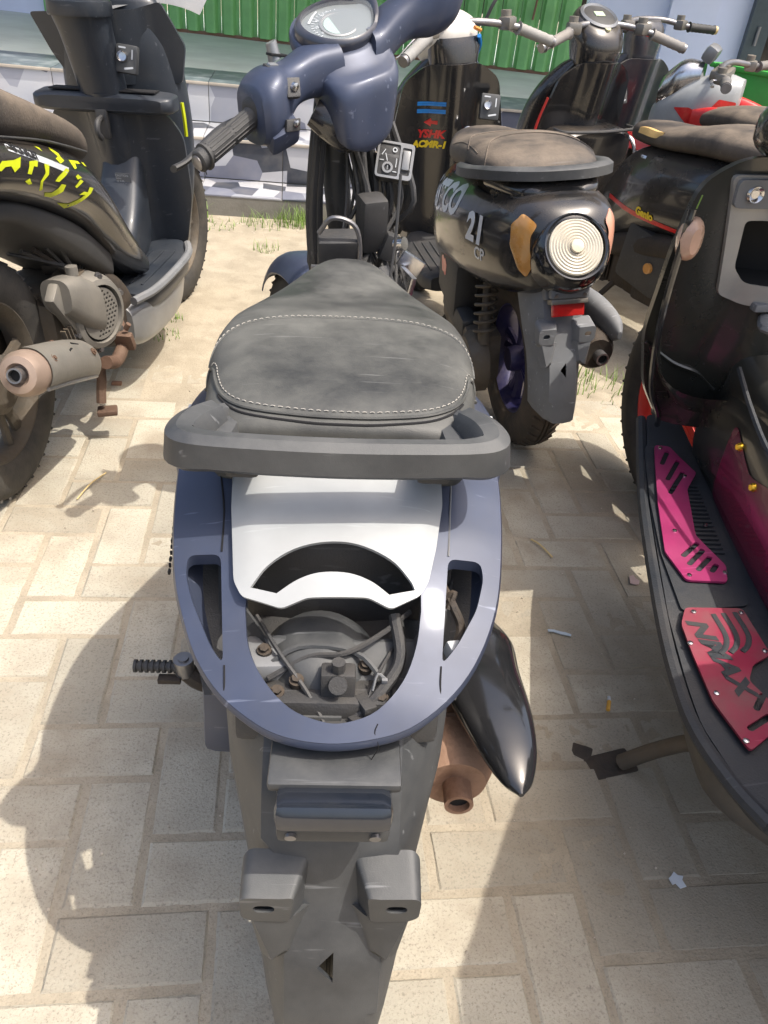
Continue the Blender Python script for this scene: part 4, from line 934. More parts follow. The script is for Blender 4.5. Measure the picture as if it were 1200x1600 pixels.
sb, stB = seat(B, [(-.075, .085, .752, .70, 2.8), (-.055, .115, .772, .70, 3), (-.01, .135, .785, .70, 2.8), (.08, .150, .790, .695, 2.7), (.18, .154, .786, .69, 2.7), (.28, .148, .768, .68, 2.7), (.36, .135, .752, .67, 2.7), (.45, .110, .748, .665, 2.6), (.52, .085, .742, .665, 2.5), (.57, .05, .725, .67, 2.4), (.582, .02, .71, .68, 2.2)], leather_d)
build('seam', tube([(x, y, stB(x, y)+.001) for x, y in seam_line([(-.148, .12), (-.10, .235), (0, .265), (.10, .235), (.148, .12)])], .0016, 6, 1), leather_d, sb)
build('seam', tube([(x, y, stB(x, y)+.001) for x, y in seam_line([(-.138, .0), (-.09, .10), (0, .135), (.09, .10), (.138, .0)])], .0016, 6, 1), leather_d, sb)
build('seam', tube([(-.140+.0*i, y, stB(-.140, y)) for i, y in enumerate(np.linspace(.06, .30, 10))], .0016, 6, 1), leather_d, sb)
fl2 = [(.0205, -.012), (.019, .008), (.009, .015), (-.012, .012), (-.022, .0), (-.018, -.014), (0, -.018)]
build('grab_rail', sweep([(-.155, .13, .718), (-.162, .06, .728), (-.150, -.02, .742), (-.12, -.085, .752), (-.06, -.128, .757), (0, -.136, .758), (.06, -.128, .757), (.12, -.085, .752), (.150, -.02, .742), (.162, .06, .728), (.155, .13, .718)], fl2, k=5), grey_pl, B, ang=50)
build('rail_stay', join(box((-.05, -.06, .735), (.03, .08, .03), .3), box((.05, -.06, .735), (.03, .08, .03), .3)), blk_pl, B)
# lettering on the left flank
o = (-.19, .355, .588); u = (0, -1, -.20); w3 = (0, -.12, 1)
sticker(B, bb, bvB, 'FASTCO', .094, (-.19, .425, .568), (0, -1, .15), (0, .15, 1), (1, 0, 0), silv_s, 0, .0035)
sticker(B, bb, bvB, '21', .086, (-.19, -.005, .590), (0, -1, .05), (0, .05, 1), (1, 0, 0), silv_s, 0, .004, off=.006)
sticker(B, bb, bvB, 'CP', .040, (-.19, -.045, .552), (0, -1, .05), (0, .05, 1), (1, 0, 0), silv_s, 0, .0010)
mgB = mudguard(B, pale_pl, z0=.56, low=.235, lampm=blk_pl, sx=.92)
build('reflector', box((0, -.268, .490), (.078, .012, .030), .3, (-14, 0, 0)), red_lens, mgB)
build('reflector_tray', box((0, -.262, .508), (.088, .03, .012), .25, (-18, 0, 0)), alu, mgB)
wheel_side(B, .245, purple, rubber_d, .105)
engine(B, alu_d)
build('air_box', join(box((-.125, .25, .40), (.075, .20, .17), .3, (10, 0, 0)), box((-.130, .20, .31), (.05, .24, .07), .3, (6, 0, 0))), blk_pl, B)
marksA = chamfer([(-.03, .02), (-.01, .028), (0, .018), (.012, .026), (.028, .010), (.022, -.02), (.008, -.026), (-.004, -.018), (-.022, -.022), (-.026, -.004)], .003)
ab = [q for q in B.children if q.name.startswith('air_box')][0]
marks(ab, bvh_of(ab), [marksA], (-.17, .27, .425), (0, -1, 0), (0, 0, 1), (1, 0, 0), red_p, 'red_emblem')
build('crank_cover', join(lathe([(.001, -.03), (.07, -.03), (.085, -.01), (.085, .02)], (-.13, .02, .24), 'X', 30), box((-.125, .14, .27), (.05, .26, .11), .35, (5, 0, 0))), alu_d, B)
build('kick_lever', tube([(-.16, .02, .17), (-.175, -.05, .155), (-.175, -.12, .17), (-.20, -.13, .18)], .009, 8, 4), rust, B)
shock(B, (-.120, -.02, .30), (-.105, .03, .56), .027, 8, alu_d)
muffler(B, grime, x=.15, y0=-.15, z=.31, r=.052)
build('heat_shield', body([(.15, .03, .40, .30, 2.5, .185), (.0, .034, .41, .31, 2.5, .190), (-.12, .022, .40, .33, 2.4, .195), (-.16, .006, .37, .35, 2, .197)], 4, 20), pale_pl, B)
floorb(B, blk_pl); side_stand(B)
isB, sf = inner_shield(B, gloss_d, .195)
bvI = bvh_of(isB)
front_body(B, gloss_d)
for i, (s_, z_, m_, sz) in enumerate([('=====', .735, blu_s, .030), ('=====', .712, blu_s, .030), ('YSHK', .640, red_p, .034), ('ACMR-1', .608, yel2, .030)]):
    sticker(B, isB, bvI, s_, sz, (-.070, .7, z_), (1, 0, 0), (0, 0, 1), (0, 1, 0), m_, .2 if i > 1 else 0, .0018, center=True)
marks(isB, bvI, [[(-.022, 0), (.0, .013), (.002, .005), (.02, .006), (.02, -.006), (.002, -.005), (0, -.013)]], (-.068, .7, .688), (1, 0, 0), (0, 0, 1), (0, 1, 0), red_p, 'arrow_sticker')
kk = build('lock_ring', lathe([(.020, .0), (.022, -.008), (.014, -.012), (.012, -.004), (.001, -.004)], (.045, .845, .66), 'Y', 24), chrome, isB)
key_panel(isB, (.118, .845, .735), 8, 1.1)
build('shield_trim', tube([(.09, .86, .615), (.13, .87, .60), (.19, .90, .60), (.195, .92, .66)], .0045, 8, 5), silver_p, isB)
TB = steer(30, (0, .95))
naked_bars(B, TB, z=.965, y=.90, grip_mat=M('pale_grey_grip', (.26, .26, .25), .7, dust=.3), half=.32, droop=.065)
cwB = build('headlamp_cowl', xf(loft([[(a*ww, yy+b*dd, z) for a, b in se(28, 2.6)] for z, ww, dd, yy in catmull([(.84, .05, .05, .98), (.88, .085, .08, .98), (.93, .105, .095, .975), (.97, .095, .085, .975), (.995, .06, .055, .98), (1.0, .03, .03, .98)], 4)]), TB), M('dusty_white_cowl', (.62, .60, .56), .35, dust=.35, coat=.3), B, ang=60)
build('cowl_lower', xf(loft([[(a*ww, .93+b*dd, z) for a, b in se(24, 2.6)] for z, ww, dd in ((.72, .055, .055), (.80, .075, .06), (.90, .095, .06), (.93, .09, .05))]), TB), gloss_d, B, ang=60)
build('cowl_tape', xf(tube([(.06, .875, .93), (.09, .90, .90), (.10, .93, .86)], .007, 6, 3), TB), blu_s, cwB)
build('cowl_tape', xf(tube([(.03, .868, .955), (.06, .87, .945)], .006, 6, 3), TB), M('orange_tape', (.7, .25, .05), .5), cwB)
for s in (-1, 1): build('mirror_stalk', xf(tube([(s*.11, .90, .965), (s*.13, .88, 1.02), (s*.20, .86, 1.10)], .0055, 8, 4), TB), blk_pl, cwB)
front_end(B, 26, steel, body_mat=gloss_d)

# ------------------------------------------------------------------ black scooter with torn seat, red stripe and round dial
C = thing('scooter', 'black scooter with torn brown seat, red side stripe and yellow Genio lettering', 'scooter', (1.5, 2.4, 0), -20, 3, 'parked scooters')
bc = retro_body(C, gloss_d, .98); bvC = bvh_of(bc)
sc_, stC = seat(C, [(-.12, .09, .770, .70, 2.8), (-.08, .12, .785, .70, 2.8), (.05, .145, .792, .695, 2.7), (.18, .150, .785, .69, 2.7), (.28, .143, .762, .68, 2.7), (.38, .120, .745, .67, 2.6), (.48, .095, .742, .665, 2.5), (.56, .060, .730, .665, 2.4), (.585, .03, .71, .67, 2.2)], leather_d)
vs = catmull([(-.085, .50), (-.100, .44), (-.112, .39), (-.120, .345)], 5)
gs = []
for i, (a, b) in enumerate(vs):
    gs.append([(a*1.01+d_*.6, b, stC(a+d_*.6, b)+.004-abs(j-2)*.0022) for j, d_ in enumerate(np.linspace(-.014, .022, 5)*(.4+.6*sin(pi*i/(len(vs)-1))))])
build('torn_foam', loft(gs, False, False, False), foam, sc_)
marks(bc, bvC, [[(-.30, -.0075), (.20, -.0085), (.20, .0085), (-.30, .0075)]], (-.2, .25, .480), (0, -1, -.02), (0, -.02, 1), (1, 0, 0), red_p, 'red_stripe')
sticker(C, bc, bvC, 'Genio', .036, (-.2, .335, .486), (0, -1, -.03), (0, -.03, 1), (1, 0, 0), yel2, .1, .002, off=.003)
build('lower_cover', body([(-.05, .16, .47, .42, 4), (.2, .175, .455, .36, 4), (.42, .15, .40, .30, 4), (.55, .12, .34, .27, 4)], 4), grime, C)
build('badge', box((-.152, .38, .655), (.004, .022, .010), .2, (0, 20, 10)), chrome, bc)
wheel_side(C, .25, steel, rubber_d); engine(C, grime)
build('air_box', box((-.120, .27, .34), (.09, .22, .20), .25, (8, 0, 0)), blk_pl, C)
shock(C, (-.13, .02, .28), (-.125, .06, .52), .027, 9, blk_pl)
build('crank_cover', join(lathe([(.001, -.03), (.07, -.03), (.085, -.01), (.085, .02)], (-.13, .04, .24), 'X', 28), box((-.125, .17, .25), (.05, .26, .11), .35)), grime, C)
build('oil_cap', cyl((-.165, .22, .33), (-.175, .22, .33), .018), amber, C)
mudguard(C, grey_pl, z0=.54, low=.24); floorb(C, blk_pl); side_stand(C)
isC, sfC = inner_shield(C, gloss_d, .200, .30, .87, .99)
front_body(C, gloss_d, .20)
build('glove_box', body([(.80, .150, .640, .40, 5), (.83, .178, .652, .36, 6), (.93, .180, .655, .34, 6), (.97, .17, .65, .34, 5)], 3), gloss_d, isC)
build('shelf_lip', tube([(-.175, .86, .652), (-.16, .80, .650), (0, .785, .648), (.16, .80, .650), (.175, .86, .652)], .006, 8, 4), blk_pl, isC)
build('red_edge', tube([(-.200, .975, .42), (-.207, .955, .55), (-.203, .935, .66), (-.185, .915, .75)], .005, 8, 4), red_p, isC)
build('side_guard', join(tube([(.20, .95, .58), (.235, .90, .60), (.245, .86, .55), (.235, .86, .44), (.20, .93, .40)], .008, 8, 5), tube([(.205, .94, .50), (.24, .87, .50)], .007, 8, 2)), chrome, isC)
TC = steer(-4, (0, .92))
naked_bars(C, TC, z=.985, y=.90, half=.30, droop=.06, grip_mat=M('dusty_grey_grip', (.22, .21, .20), .7, dust=.4))
cwC = build('handlebar_cowl', xf(loft([[(a*ww, yy+b*dd, z+.45*b*dd) for a, b in se(28, 2.3)] for z, ww, dd, yy in catmull([(.80, .060, .055, .935), (.86, .085, .075, .93), (.93, .100, .090, .925), (.98, .095, .090, .93), (1.005, .078, .074, .935)], 4)]), TC), gloss_d, C, ang=60)
GT = TC@Matrix.Translation((0, .932, 1.008))@Matrix.Rotation(R(26), 4, 'X')
gd = build('gauge_ring', xf(lathe([(.070, -.01), (.074, .004), (.066, .010), (.060, .004), (.001, .002)], (0, 0, 0), 'Z', 36), GT), silver_p, cwC)
build('dial_face', xf(lathe([(.060, .0045), (.058, .006), (.001, .006)], (0, 0, 0), 'Z', 36), GT), blk_pl, gd)
build('lcd_display', xf(box((0, .004, .0075), (.040, .026, .003), .2), GT), M('pale_green_lcd', (.5, .6, .42), .3), gd)
build('warning_light', xf(cyl((0, -.075, -.004), (0, -.075, .003), .012), GT), M('yellowish_light', (.6, .58, .35), .3), cwC)
front_end(C, -4, steel, body_mat=gloss_d)

# ------------------------------------------------------------------ dark scooter furthest back
D = thing('scooter', 'dark navy scooter half hidden behind the torn seat scooter, grip with tan end cap', 'scooter', (1.82, 2.93, 0), -14, 3, 'parked scooters')
navy = M('dark_navy_paint', (.03, .036, .05), .3, dust=.35, coat=.5)
bd = retro_body(D, navy); seat(D, [(-.12, .09, .770, .70, 2.8), (-.08, .12, .785, .70, 2.8), (.18, .150, .785, .69, 2.7), (.38, .120, .745, .67, 2.6), (.56, .060, .730, .665, 2.4), (.585, .03, .71, .67, 2.2)], leather_d)
wheel_side(D, .245, steel, rubber); engine(D, grime); floorb(D, blk_pl); mudguard(D, grey_pl, z0=.54, low=.24); side_stand(D)
isD, _ = inner_shield(D, navy, .19); front_body(D, navy); key_panel(isD, (-.11, .85, .72), -6)
TD = steer(10, (0, .92)); naked_bars(D, TD, z=1.0, y=.92, half=.31, droop=.03, endm=tan)
build('handlebar_cowl', xf(loft([[(a*ww, .93+b*dd, z) for a, b in se(24, 2.5)] for z, ww, dd in catmull([(.80, .05, .05), (.88, .075, .065), (.96, .085, .07), (1.0, .06, .05)], 4)]), TD), navy, D, ang=60)
front_end(D, 10, steel, body_mat=navy)

# ------------------------------------------------------------------ left: black scooter with yellow strokes on its flank
E = thing('scooter', 'dusty black scooter with yellow angular graphics on its flank, at the left edge', 'scooter', (-.63, 1.60, 0), 10, 3, 'parked scooters')
satin = M('scuffed_dark_plastic', (.020, .026, .036), .36, 0, dust=.30, dc=(.095, .095, .093), ds=7, bump=.15, bs=300, coat=.15, scr=.3)
be = build('body_panel', body([(-.32, .05, .83, .77, 2.6), (-.24, .12, .82, .72, 2.7), (-.12, .158, .80, .675, 2.8), (0, .172, .78, .655, 3), (.12, .176, .755, .615, 3), (.24, .176, .725, .565, 3), (.36, .172, .685, .505, 3), (.46, .165, .61, .43, 3), (.55, .155, .52, .36, 3), (.64, .145, .43, .31, 3), (.72, .135, .36, .275, 3)], 5, 44), gloss_d, E, ang=60)
bvE = bvh_of(be)
ST_ = {'a': [(-.025, .767), (-.008, .764), (-.016, .758), (-.028, .761)], 'b': [(-.041, .736), (-.029, .741), (.008, .736), (.038, .736), (.023, .721), (.002, .716), (-.005, .728), (-.024, .73), (-.039, .726), (-.045, .728)],
'c': [(.061, .724), (.099, .719), (.086, .709), (.074, .713), (.058, .701), (.044, .705), (.056, .716)], 'd': [(.117, .709), (.138, .704), (.125, .687), (.098, .68), (.098, .664), (.089, .664), (.088, .682), (.113, .693)],
'e': [(.032, .694), (.049, .696), (.057, .684), (.045, .685)], 'f': [(.145, .735), (.159, .73), (.148, .725)], 'g': [(.183, .706), (.204, .706), (.206, .718), (.231, .717), (.226, .707), (.217, .703), (.22, .695), (.191, .695)],
'h': [(.21, .683), (.222, .676), (.204, .671), (.163, .665), (.147, .67), (.16, .675)], 'i': [(.173, .659), (.193, .653), (.179, .643), (.142, .639), (.117, .647), (.111, .655), (.135, .65), (.158, .654)],
'j': [(.249, .691), (.307, .677), (.305, .672), (.275, .679), (.267, .671), (.253, .672)], 'k': [(.328, .671), (.35, .665), (.343, .659), (.327, .664)], 'l': [(.261, .66), (.279, .649), (.253, .651), (.247, .659)],
'm': [(.234, .641), (.269, .648), (.283, .641), (.241, .636)], 'n': [(.251, .62), (.276, .621), (.297, .615), (.31, .623), (.332, .616), (.314, .609), (.222, .597), (.179, .619), (.218, .608), (.281, .613)]}
marks(be, bvE, list(ST_.values()), (.172, 0, -.004), (0, 1, 0), (0, 0, 1), (-1, 0, 0), yel, 'yellow_graphic', step=.012)
marks(be, bvE, [[(.024, .76), (.226, .68), (.21, .673), (.011, .751)]], (.172, 0, -.004), (0, 1, 0), (0, 0, 1), (-1, 0, 0), wht, 'white_band', step=.02)
sticker(E, be, bvE, 'SCARLET', .020, (.172, .028, .7435), (0, 1, -.395), (0, .395, 1), (-1, 0, 0), blackv, 0, .0012, off=.0026)
se_, stE = seat(E, [(-.34, .06, .87, .80, 2.6), (-.28, .11, .885, .80, 2.8), (-.1, .145, .880, .775, 2.8), (.05, .150, .865, .745, 2.8), (.18, .148, .825, .72, 2.8), (.28, .146, .79, .695, 2.8), (.38, .138, .755, .665, 2.8), (.46, .12, .725, .635, 2.7), (.52, .09, .69, .62, 2.5), (.55, .05, .665, .61, 2.3)], leather_d)
build('seat_seam', tube([(.151*1.0, y, z) for y, z in ((-.1, .790), (.05, .762), (.18, .735), (.28, .708), (.38, .678))], .003, 6, 5), blk_pl, se_)
build('under_cover', body([(-.10, .10, .675, .63, 4), (.05, .125, .655, .60, 4), (.2, .135, .60, .52, 4), (.35, .130, .53, .43, 4), (.5, .12, .43, .34, 4)], 4), blk_pl, E)
wheel(E, (0, 0, .27), .270, .090, .178, alu_d, rubber, disc=0)
wheel_hub = build('drum_hub', lathe([(.001, .045), (.05, .05), (.065, .04), (.065, -.04), (.001, -.045)], (0, 0, .27), 'X', 28), alu_d, E)
build('axle_nut', cyl((.06, 0, .27), (.085, 0, .27), .014, 6), rust, wheel_hub)
eb = build('engine', join(box((-.02, .34, .30), (.20, .26, .15), .18), box((.075, .30, .36), (.08, .14, .10), .3, (12, 0, 0)), box((-.09, .14, .28), (.07, .5, .14), .25)), alu_d, E)
FC = Matrix.Translation((.115, .335, .315))@Matrix.Rotation(R(-18), 4, 'Z')
build('fan_shroud', xf(lathe([(.001, -.05), (.085, -.05), (.098, -.03), (.096, .01), (.085, .030), (.072, .034), (.070, .020), (.001, .020)], (0, 0, 0), 'X', 36), FC), mufg, eb)
build('fan_bore', xf(lathe([(.001, .0215), (.069, .0215), (.069, .0235), (.001, .0235)], (0, 0, 0), 'X', 36), FC), blackv, eb)
for k in range(6):
    a = 2*pi*k/6+.3; build('bolt', xf(join(cyl((.020, .090*cos(a), .090*sin(a)), (.030, .090*cos(a), .090*sin(a)), .0065, 6), cyl((.018, .090*cos(a), .090*sin(a)), (.022, .090*cos(a), .090*sin(a)), .010, 12)), FC), steel, eb)
for k in range(5):
    build('hose', tube([(.02+.02*k, .18+.02*k, .50), (.06+.008*k, .24+.02*k, .47-.01*k), (.09, .30+.015*k, .44-.015*k), (.07, .38+.02*k, .42), (.03, .50, .36)], .0045+.001*(k % 3), 7, 4), (blk_pl, rubber, grime)[k % 3], eb)
build('crankcase_rib', join(*[box((.105, .20+.016*i, .28), (.012, .004, .09), .1, (18, 0, 0)) for i in range(6)]), alu_d, eb)
build('starter_motor', join(cyl((-.02, .42, .40), (.08, .42, .40), .028, 20), cyl((.08, .42, .40), (.088, .42, .40), .020, 16)), grime, eb)
hs = []
for i in range(-5, 6):
    for j in range(-5, 6):
        y, z = i*.0115+(j % 2)*.00575, j*.0105
        if math.hypot(y, z) < .058: hs.append((y, z))
grl = panel([(.064*cos(a), .064*sin(a)) for a in np.linspace(0, 2*pi, 28, endpoint=False)], [[(y+.0040*cos(t), z+.0040*sin(t)) for t in np.linspace(0, 2*pi, 6, endpoint=False)] for y, z in hs if y > -.02], lambda a, b: (.029, a, b), .003, .012, tdir=(-1, 0, 0))
build('fan_grille', xf(grl, FC), mufg, eb)
build('shroud_duct', body([(.20, .035, .44, .36, 3, .10), (.27, .045, .43, .30, 3, .105), (.33, .05, .40, .26, 3, .105)], 4, 20), mufg, eb)
build('intake_hose', join(box((.06, .44, .44), (.06, .09, .07), .3, (0, 0, 20)), tube([(.02, .3, .47), (.05, .36, .48), (.06, .45, .45), (.04, .52, .42)], .022, 10, 4)), grime, eb)
build('swing_link', join(box((.10, .225, .36), (.025, .05, .15), .3, (38, 0, 0)), cyl((.115, .27, .43), (.115, .27, .45), .014)), mufg, eb)
shock(E, (-.12, .02, .32), (-.11, .10, .62))
# big grey muffler with its plated shield
can = lathe([(.001, -.02), (.030, -.02), (.044, -.012), (.052, .01), (.056, .05), (.058, .16), (.056, .28), (.046, .36), (.030, .42), (.018, .46), (.001, .46)], (0, 0, 0), 'Y', 32)
MT = Matrix.Translation((.150, -.095, .350))@Matrix.Rotation(R(-19), 4, 'X')@Matrix.Rotation(R(3), 4, 'Z')@Matrix.Scale(.80, 4)
mu = build('muffler', xf(can, MT), mufg, E)
build('muffler_end_cap', xf(lathe([(.022, -.022), (.030, -.038), (.047, -.034), (.058, -.01), (.060, .03), (.058, .032)], (0, 0, 0), 'Y', 32), MT), M('pinkish_baked_metal', (.40, .30, .24), .5, .5, dust=.4, ds=14), mu)
build('tail_pipe', xf(lathe([(.015, .0), (.015, -.055), (.0195, -.055), (.0195, .0)], (-.0, 0, 0), 'Y', 24, True), MT), steel, mu)
build('pipe_bore', xf(cyl((0, -.040, 0), (0, -.038, 0), .0149, 18), MT), blackv, mu)
sh_ = loft([[(.064*cos(a)+ox, y, .064*sin(a)+oz) for a in np.linspace(R(-38), R(112), 14)] for y, ox, oz in ((.02, 0, 0), (.06, .002, .002), (.16, .003, .004), (.28, .0, .002), (.36, -.004, -.004), (.40, -.012, -.012))], False, False, False)
ho = build('heat_shield', xf(sh_, MT), mufg, mu, ang=60)
build('shield_slot', xf(join(tube([(.050, .17, .046), (.046, .19, .050), (.044, .20, .049)], .003, 6, 3), tube([(.030, .23, .061), (.034, .27, .055)], .003, 6, 3)), MT), blackv, mu)
for yy, aa in ((.06, 35), (.33, 30), (.20, 100)):
    build('shield_bolt', xf(join(cyl((.062*cos(R(aa)), yy, .062*sin(R(aa))), (.070*cos(R(aa)), yy, .070*sin(R(aa))), .0065, 6), cyl((.062*cos(R(aa)), yy, .062*sin(R(aa))), (.066*cos(R(aa)), yy, .066*sin(R(aa))), .011, 14)), MT), rust2, mu)
build('shield_lip', xf(tube([(.0505, .02, -.040), (.054, .12, -.038), (.054, .24, -.040), (.044, .38, -.046)], .005, 6, 4), MT), steel, mu)
build('header_pipe', tube([(.162, .26, .215), (.165, .32, .195), (.155, .40, .215), (.12, .45, .26), (.08, .46, .28)], .017, 12, 5), rust2, mu)
build('pipe_clamp', join(box((.17, .375, .225), (.05, .02, .05), .3, (20, 0, 0)), cyl((.18, .37, .26), (.19, .37, .275), .007)), rust2, mu)
st2 = build('main_stand', join(tube([(.13, .26, .10), (.12, .30, .20), (0, .31, .22), (-.12, .30, .20), (-.13, .26, .10)], .013, 8, 4), box((.14, .265, .075), (.05, .04, .014), .3, (0, 0, 20))), rust2, E)
side_stand(E)
# leg shield, pocket, stem cover
isE, sfE = inner_shield(E, satin, .200, .28, .73, 1.02, rake=.24)
bvS = bvh_of(isE)
build('pocket_lip', body([(.87, .175, .722, .690, 6), (.89, .198, .730, .68, 6), (.95, .200, .735, .68, 6)], 3), satin, isE)
build('pocket_hollow', box((0, .918, .736), (.30, .05, .004), .2), blackv, isE)
upper = chamfer([(-.235, .905), (-.08, .915), (.08, .925), (.150, .945), (.205, .84), (.185, .745), (-.14, .735), (-.19, .81)], .012)
up_o = build('upper_shield', panel(upper, [], lambda x, z: (x, 1.03-.10*(z-.74)-.04*max(0, 1-(x/.10)**2)+.25*abs(x)**1.5, z), .012, .022, tdir=(0, 1, 0)), satin, isE, ang=50)
fbE = build('front_panel', loft([[(ww*a, yb+dd*b, z) for a, b in se(30, 2.5)] for z, ww, dd, yb in catmull([(.30, .15, .05, 1.08), (.45, .175, .07, 1.09), (.60, .185, .09, 1.10), (.74, .180, .085, 1.09), (.86, .165, .07, 1.08), (.94, .13, .045, 1.07), (.955, .11, .03, 1.07)], 4)]), satin, E, ang=60)
build('front_cowl_lip', loft([[(x, 1.09+.10*sin(pi*(x-.02)/.24*.5)-t*.09, .945+.03*(1-((x-.12)/.13)**2)-t*.035) for x in np.linspace(-.02, .24, 12)] for t in np.linspace(0, 1, 5)], False, False, False), pale_pl, fbE)
build('edge_accent', tube([(.190, 1.01, .70), (.193, 1.01, .655), (.192, 1.015, .61)], .006, 6, 3), yel, fbE)
stc = build('stem_cover', loft([[(x0+ww*a, yy+dd*b, z) for a, b in se(28, 2.8)] for z, x0, ww, dd, yy in catmull([(.50, 0, .045, .03, .965), (.60, 0, .055, .045, .945), (.74, -.006, .062, .055, .925), (.86, -.014, .066, .058, .895), (.90, -.018, .070, .062, .885), (.915, -.018, .071, .063, .880)], 4)]), satin, E, ang=60)
build('stem_collar', loft([[(-.018+ww*a, .88+dd*b, z) for a, b in se(28, 2.8)] for z, ww, dd in ((.912, .078, .070), (.918, .080, .072), (.945, .078, .070), (.950, .070, .062))]), satin, stc)
build('bag_hook', join(tube([(0, .870, .672), (0, .835, .665), (0, .825, .640), (0, .845, .622)], .008, 8, 4), box((0, .875, .655), (.034, .02, .075), .35)), blk_pl, isE)
key_panel(isE, (.082, .900, .815), 6, 1.0)
build('floor_tunnel', body([(.70, .075, .36, .27, 4, .01), (.80, .070, .40, .27, 4, .01), (.90, .065, .52, .27, 4, .01), (.96, .06, .62, .28, 4, .01)], 4, 28), satin, E)
build('caution_label', panel(chamfer([(-.022, -.020), (.022, -.020), (.022, .020), (-.022, .020)], .003), [], lambda a, b: (a+.03, .885-.28*b, .505+b), .001, .01, tdir=(0, 1, 0)), pale_pl, isE)
lt = []
for i in range(4):
    v2, f2 = text2d(('CAUTION', 'helm', 'oil 0.8L', 'premium')[i], .0085); lt.append(([(x+.010, .880-.28*(.011-i*.008+y), .505+.011-i*.008+y) for x, y in v2], f2))
build('label_lettering', join(*lt), wht, isE)
floorb(E, satin, .185, .56, 1.02, .285)
sv = build('lower_side_cover', body([(.50, .150, .275, .15, 4), (.56, .172, .280, .13, 4.5), (.70, .178, .275, .12, 5), (.85, .175, .275, .125, 5), (.98, .150, .275, .15, 4)], 4, 32), silver_p, E, ang=50)
build('floor_edge', tube([(.16, .50, .285), (.185, .60, .284), (.192, .75, .284), (.188, .92, .286), (.165, 1.0, .295)], .012, 8, 5), pale_pl, sv)
build('belly_cover', body([(.46, .12, .40, .16, 4), (.52, .14, .36, .14, 4), (.56, .14, .30, .14, 4)], 3), grime, E)
TE = steer(-8, (0, 1.0))
naked_bars(E, TE, z=1.03, y=.92, half=.33, droop=.03)
build('handlebar_cowl', xf(loft([[(a*ww-.01, .90+b*dd, z) for a, b in se(26, 2.6)] for z, ww, dd in catmull([(.955, .05, .045), (.975, .07, .06), (1.03, .10, .08), (1.06, .08, .06)], 4)]), TE), satin, E, ang=60)
front_end(E, -8, alu_d, R_=.27, body_mat=satin, wb=1.27, w=.08, fx=.0)
build('brake_caliper', xf(box((.075, 1.20, .30), (.04, .05, .09), .3, (20, 0, 0)), Matrix()), steel, E)

# ------------------------------------------------------------------ right: big black scooter with pink footplates
F = thing('scooter', 'large gloss black scooter with pink footboard plates and red front rim, at the right edge', 'scooter', (.97, .25, 0), -3, 3, 'parked scooters')
mat_b = M('footboard_rubber_plastic', (.020, .025, .032), .6, 0, dust=.45, dc=(.085, .075, .065), ds=7, bump=.3, bs=300, scr=.2)
olv = M('gloss_black_with_dust', (.026, .027, .024), .22, 0, dust=.34, dc=(.075, .065, .048), ds=3.5, coat=.7, scr=.12)
def FZ(y): return .33+.10*max(0, y-1.02)
fo = [(-.085, 1.20), (-.155, 1.031), (-.225, .859), (-.316, .595), (-.352, .46), (-.366, .39), (-.362, .318), (-.350, .255), (-.30, .20), (-.19, .22), (-.165, .525), (-.130, .67), (-.06, .93), (-.02, 1.17)]
fb = build('footboard', panel(chamfer(fo, .02), [], lambda x, y: (x, y, FZ(y)-.004), .035, .03, tdir=(0, 0, -1)), mat_b, F, ang=40)
K = [(-.100, 1.19), (-.165, 1.031), (-.235, .859), (-.325, .595), (-.362, .46), (-.374, .38), (-.366, .30), (-.350, .245)]
build('footboard_rim', tube([(x, y, FZ(y)-.012) for x, y in K], .011, 8, 5), mat_b, fb)
build('floor_well', panel(chamfer([(-.105, 1.12), (-.075, 1.10), (-.062, .99), (-.115, .80), (-.150, .665), (-.178, .60), (-.292, .60), (-.262, .74), (-.210, .90), (-.145, 1.07)], .01), [], lambda x, y: (x, y, FZ(y)+.001), .004, .02, tdir=(0, 0, -1)), mat_b, fb)
build('grip_rib', join(*[box((-.128+.0-.27*(.93-y)*.95, y, FZ(y)+.004), (.055, .0035, .004), 0, (0, 0, -8)) for y in np.linspace(.73, .93, 17)]), mat_b, fb)
P1 = [(-.125, 1.07), (-.095, 1.062), (-.082, .968), (-.128, .915), (-.182, .775), (-.176, .729), (-.170, .690), (-.189, .650), (-.256, .662), (-.258, .737), (-.205, .880)]
def mids(L):
    o = []
    for a, b in zip(L[::2], L[1::2]):
        cx, cy = (a[0]+b[0])/2, (a[1]+b[1])/2; d = math.hypot(a[0]-b[0], a[1]-b[1]); o.append(slot(cx, cy, d+.006, .0095, math.degrees(math.atan2(a[1]-b[1], a[0]-b[0]))))
    return o
S1 = mids([(-.108, 1.045), (-.138, 1.005), (-.100, 1.012), (-.152, .950), (-.108, .972), (-.168, .905), (-.191, .752), (-.232, .722), (-.190, .733), (-.232, .700), (-.187, .713), (-.224, .684), (-.186, .693), (-.202, .678)])
pl1 = build('front_footplate', panel(chamfer(P1, .008), S1, lambda x, y: (x, y, FZ(y)+.008), .004, .012, tdir=(0, 0, -1)), pink, F, label='pink footplate with slanted slots', ang=50)
P2 = [(-.289, .6), (-.198, .588), (-.208, .49), (-.245, .475), (-.268, .447), (-.258, .412), (-.262, .37), (-.330, .335), (-.336, .397), (-.338, .419), (-.324, .507), (-.312, .566)]
S2 = mids([(-.262, .415+.005), (-.285, .398), (-.272, .385), (-.312, .368)])
pl2 = build('rear_footplate', panel(chamfer(P2, .008), S2, lambda x, y: (x, y, .338), .004, .012, tdir=(0, 0, -1)), crim, F, label='dusty crimson footplate with cut-out lettering', ang=50)
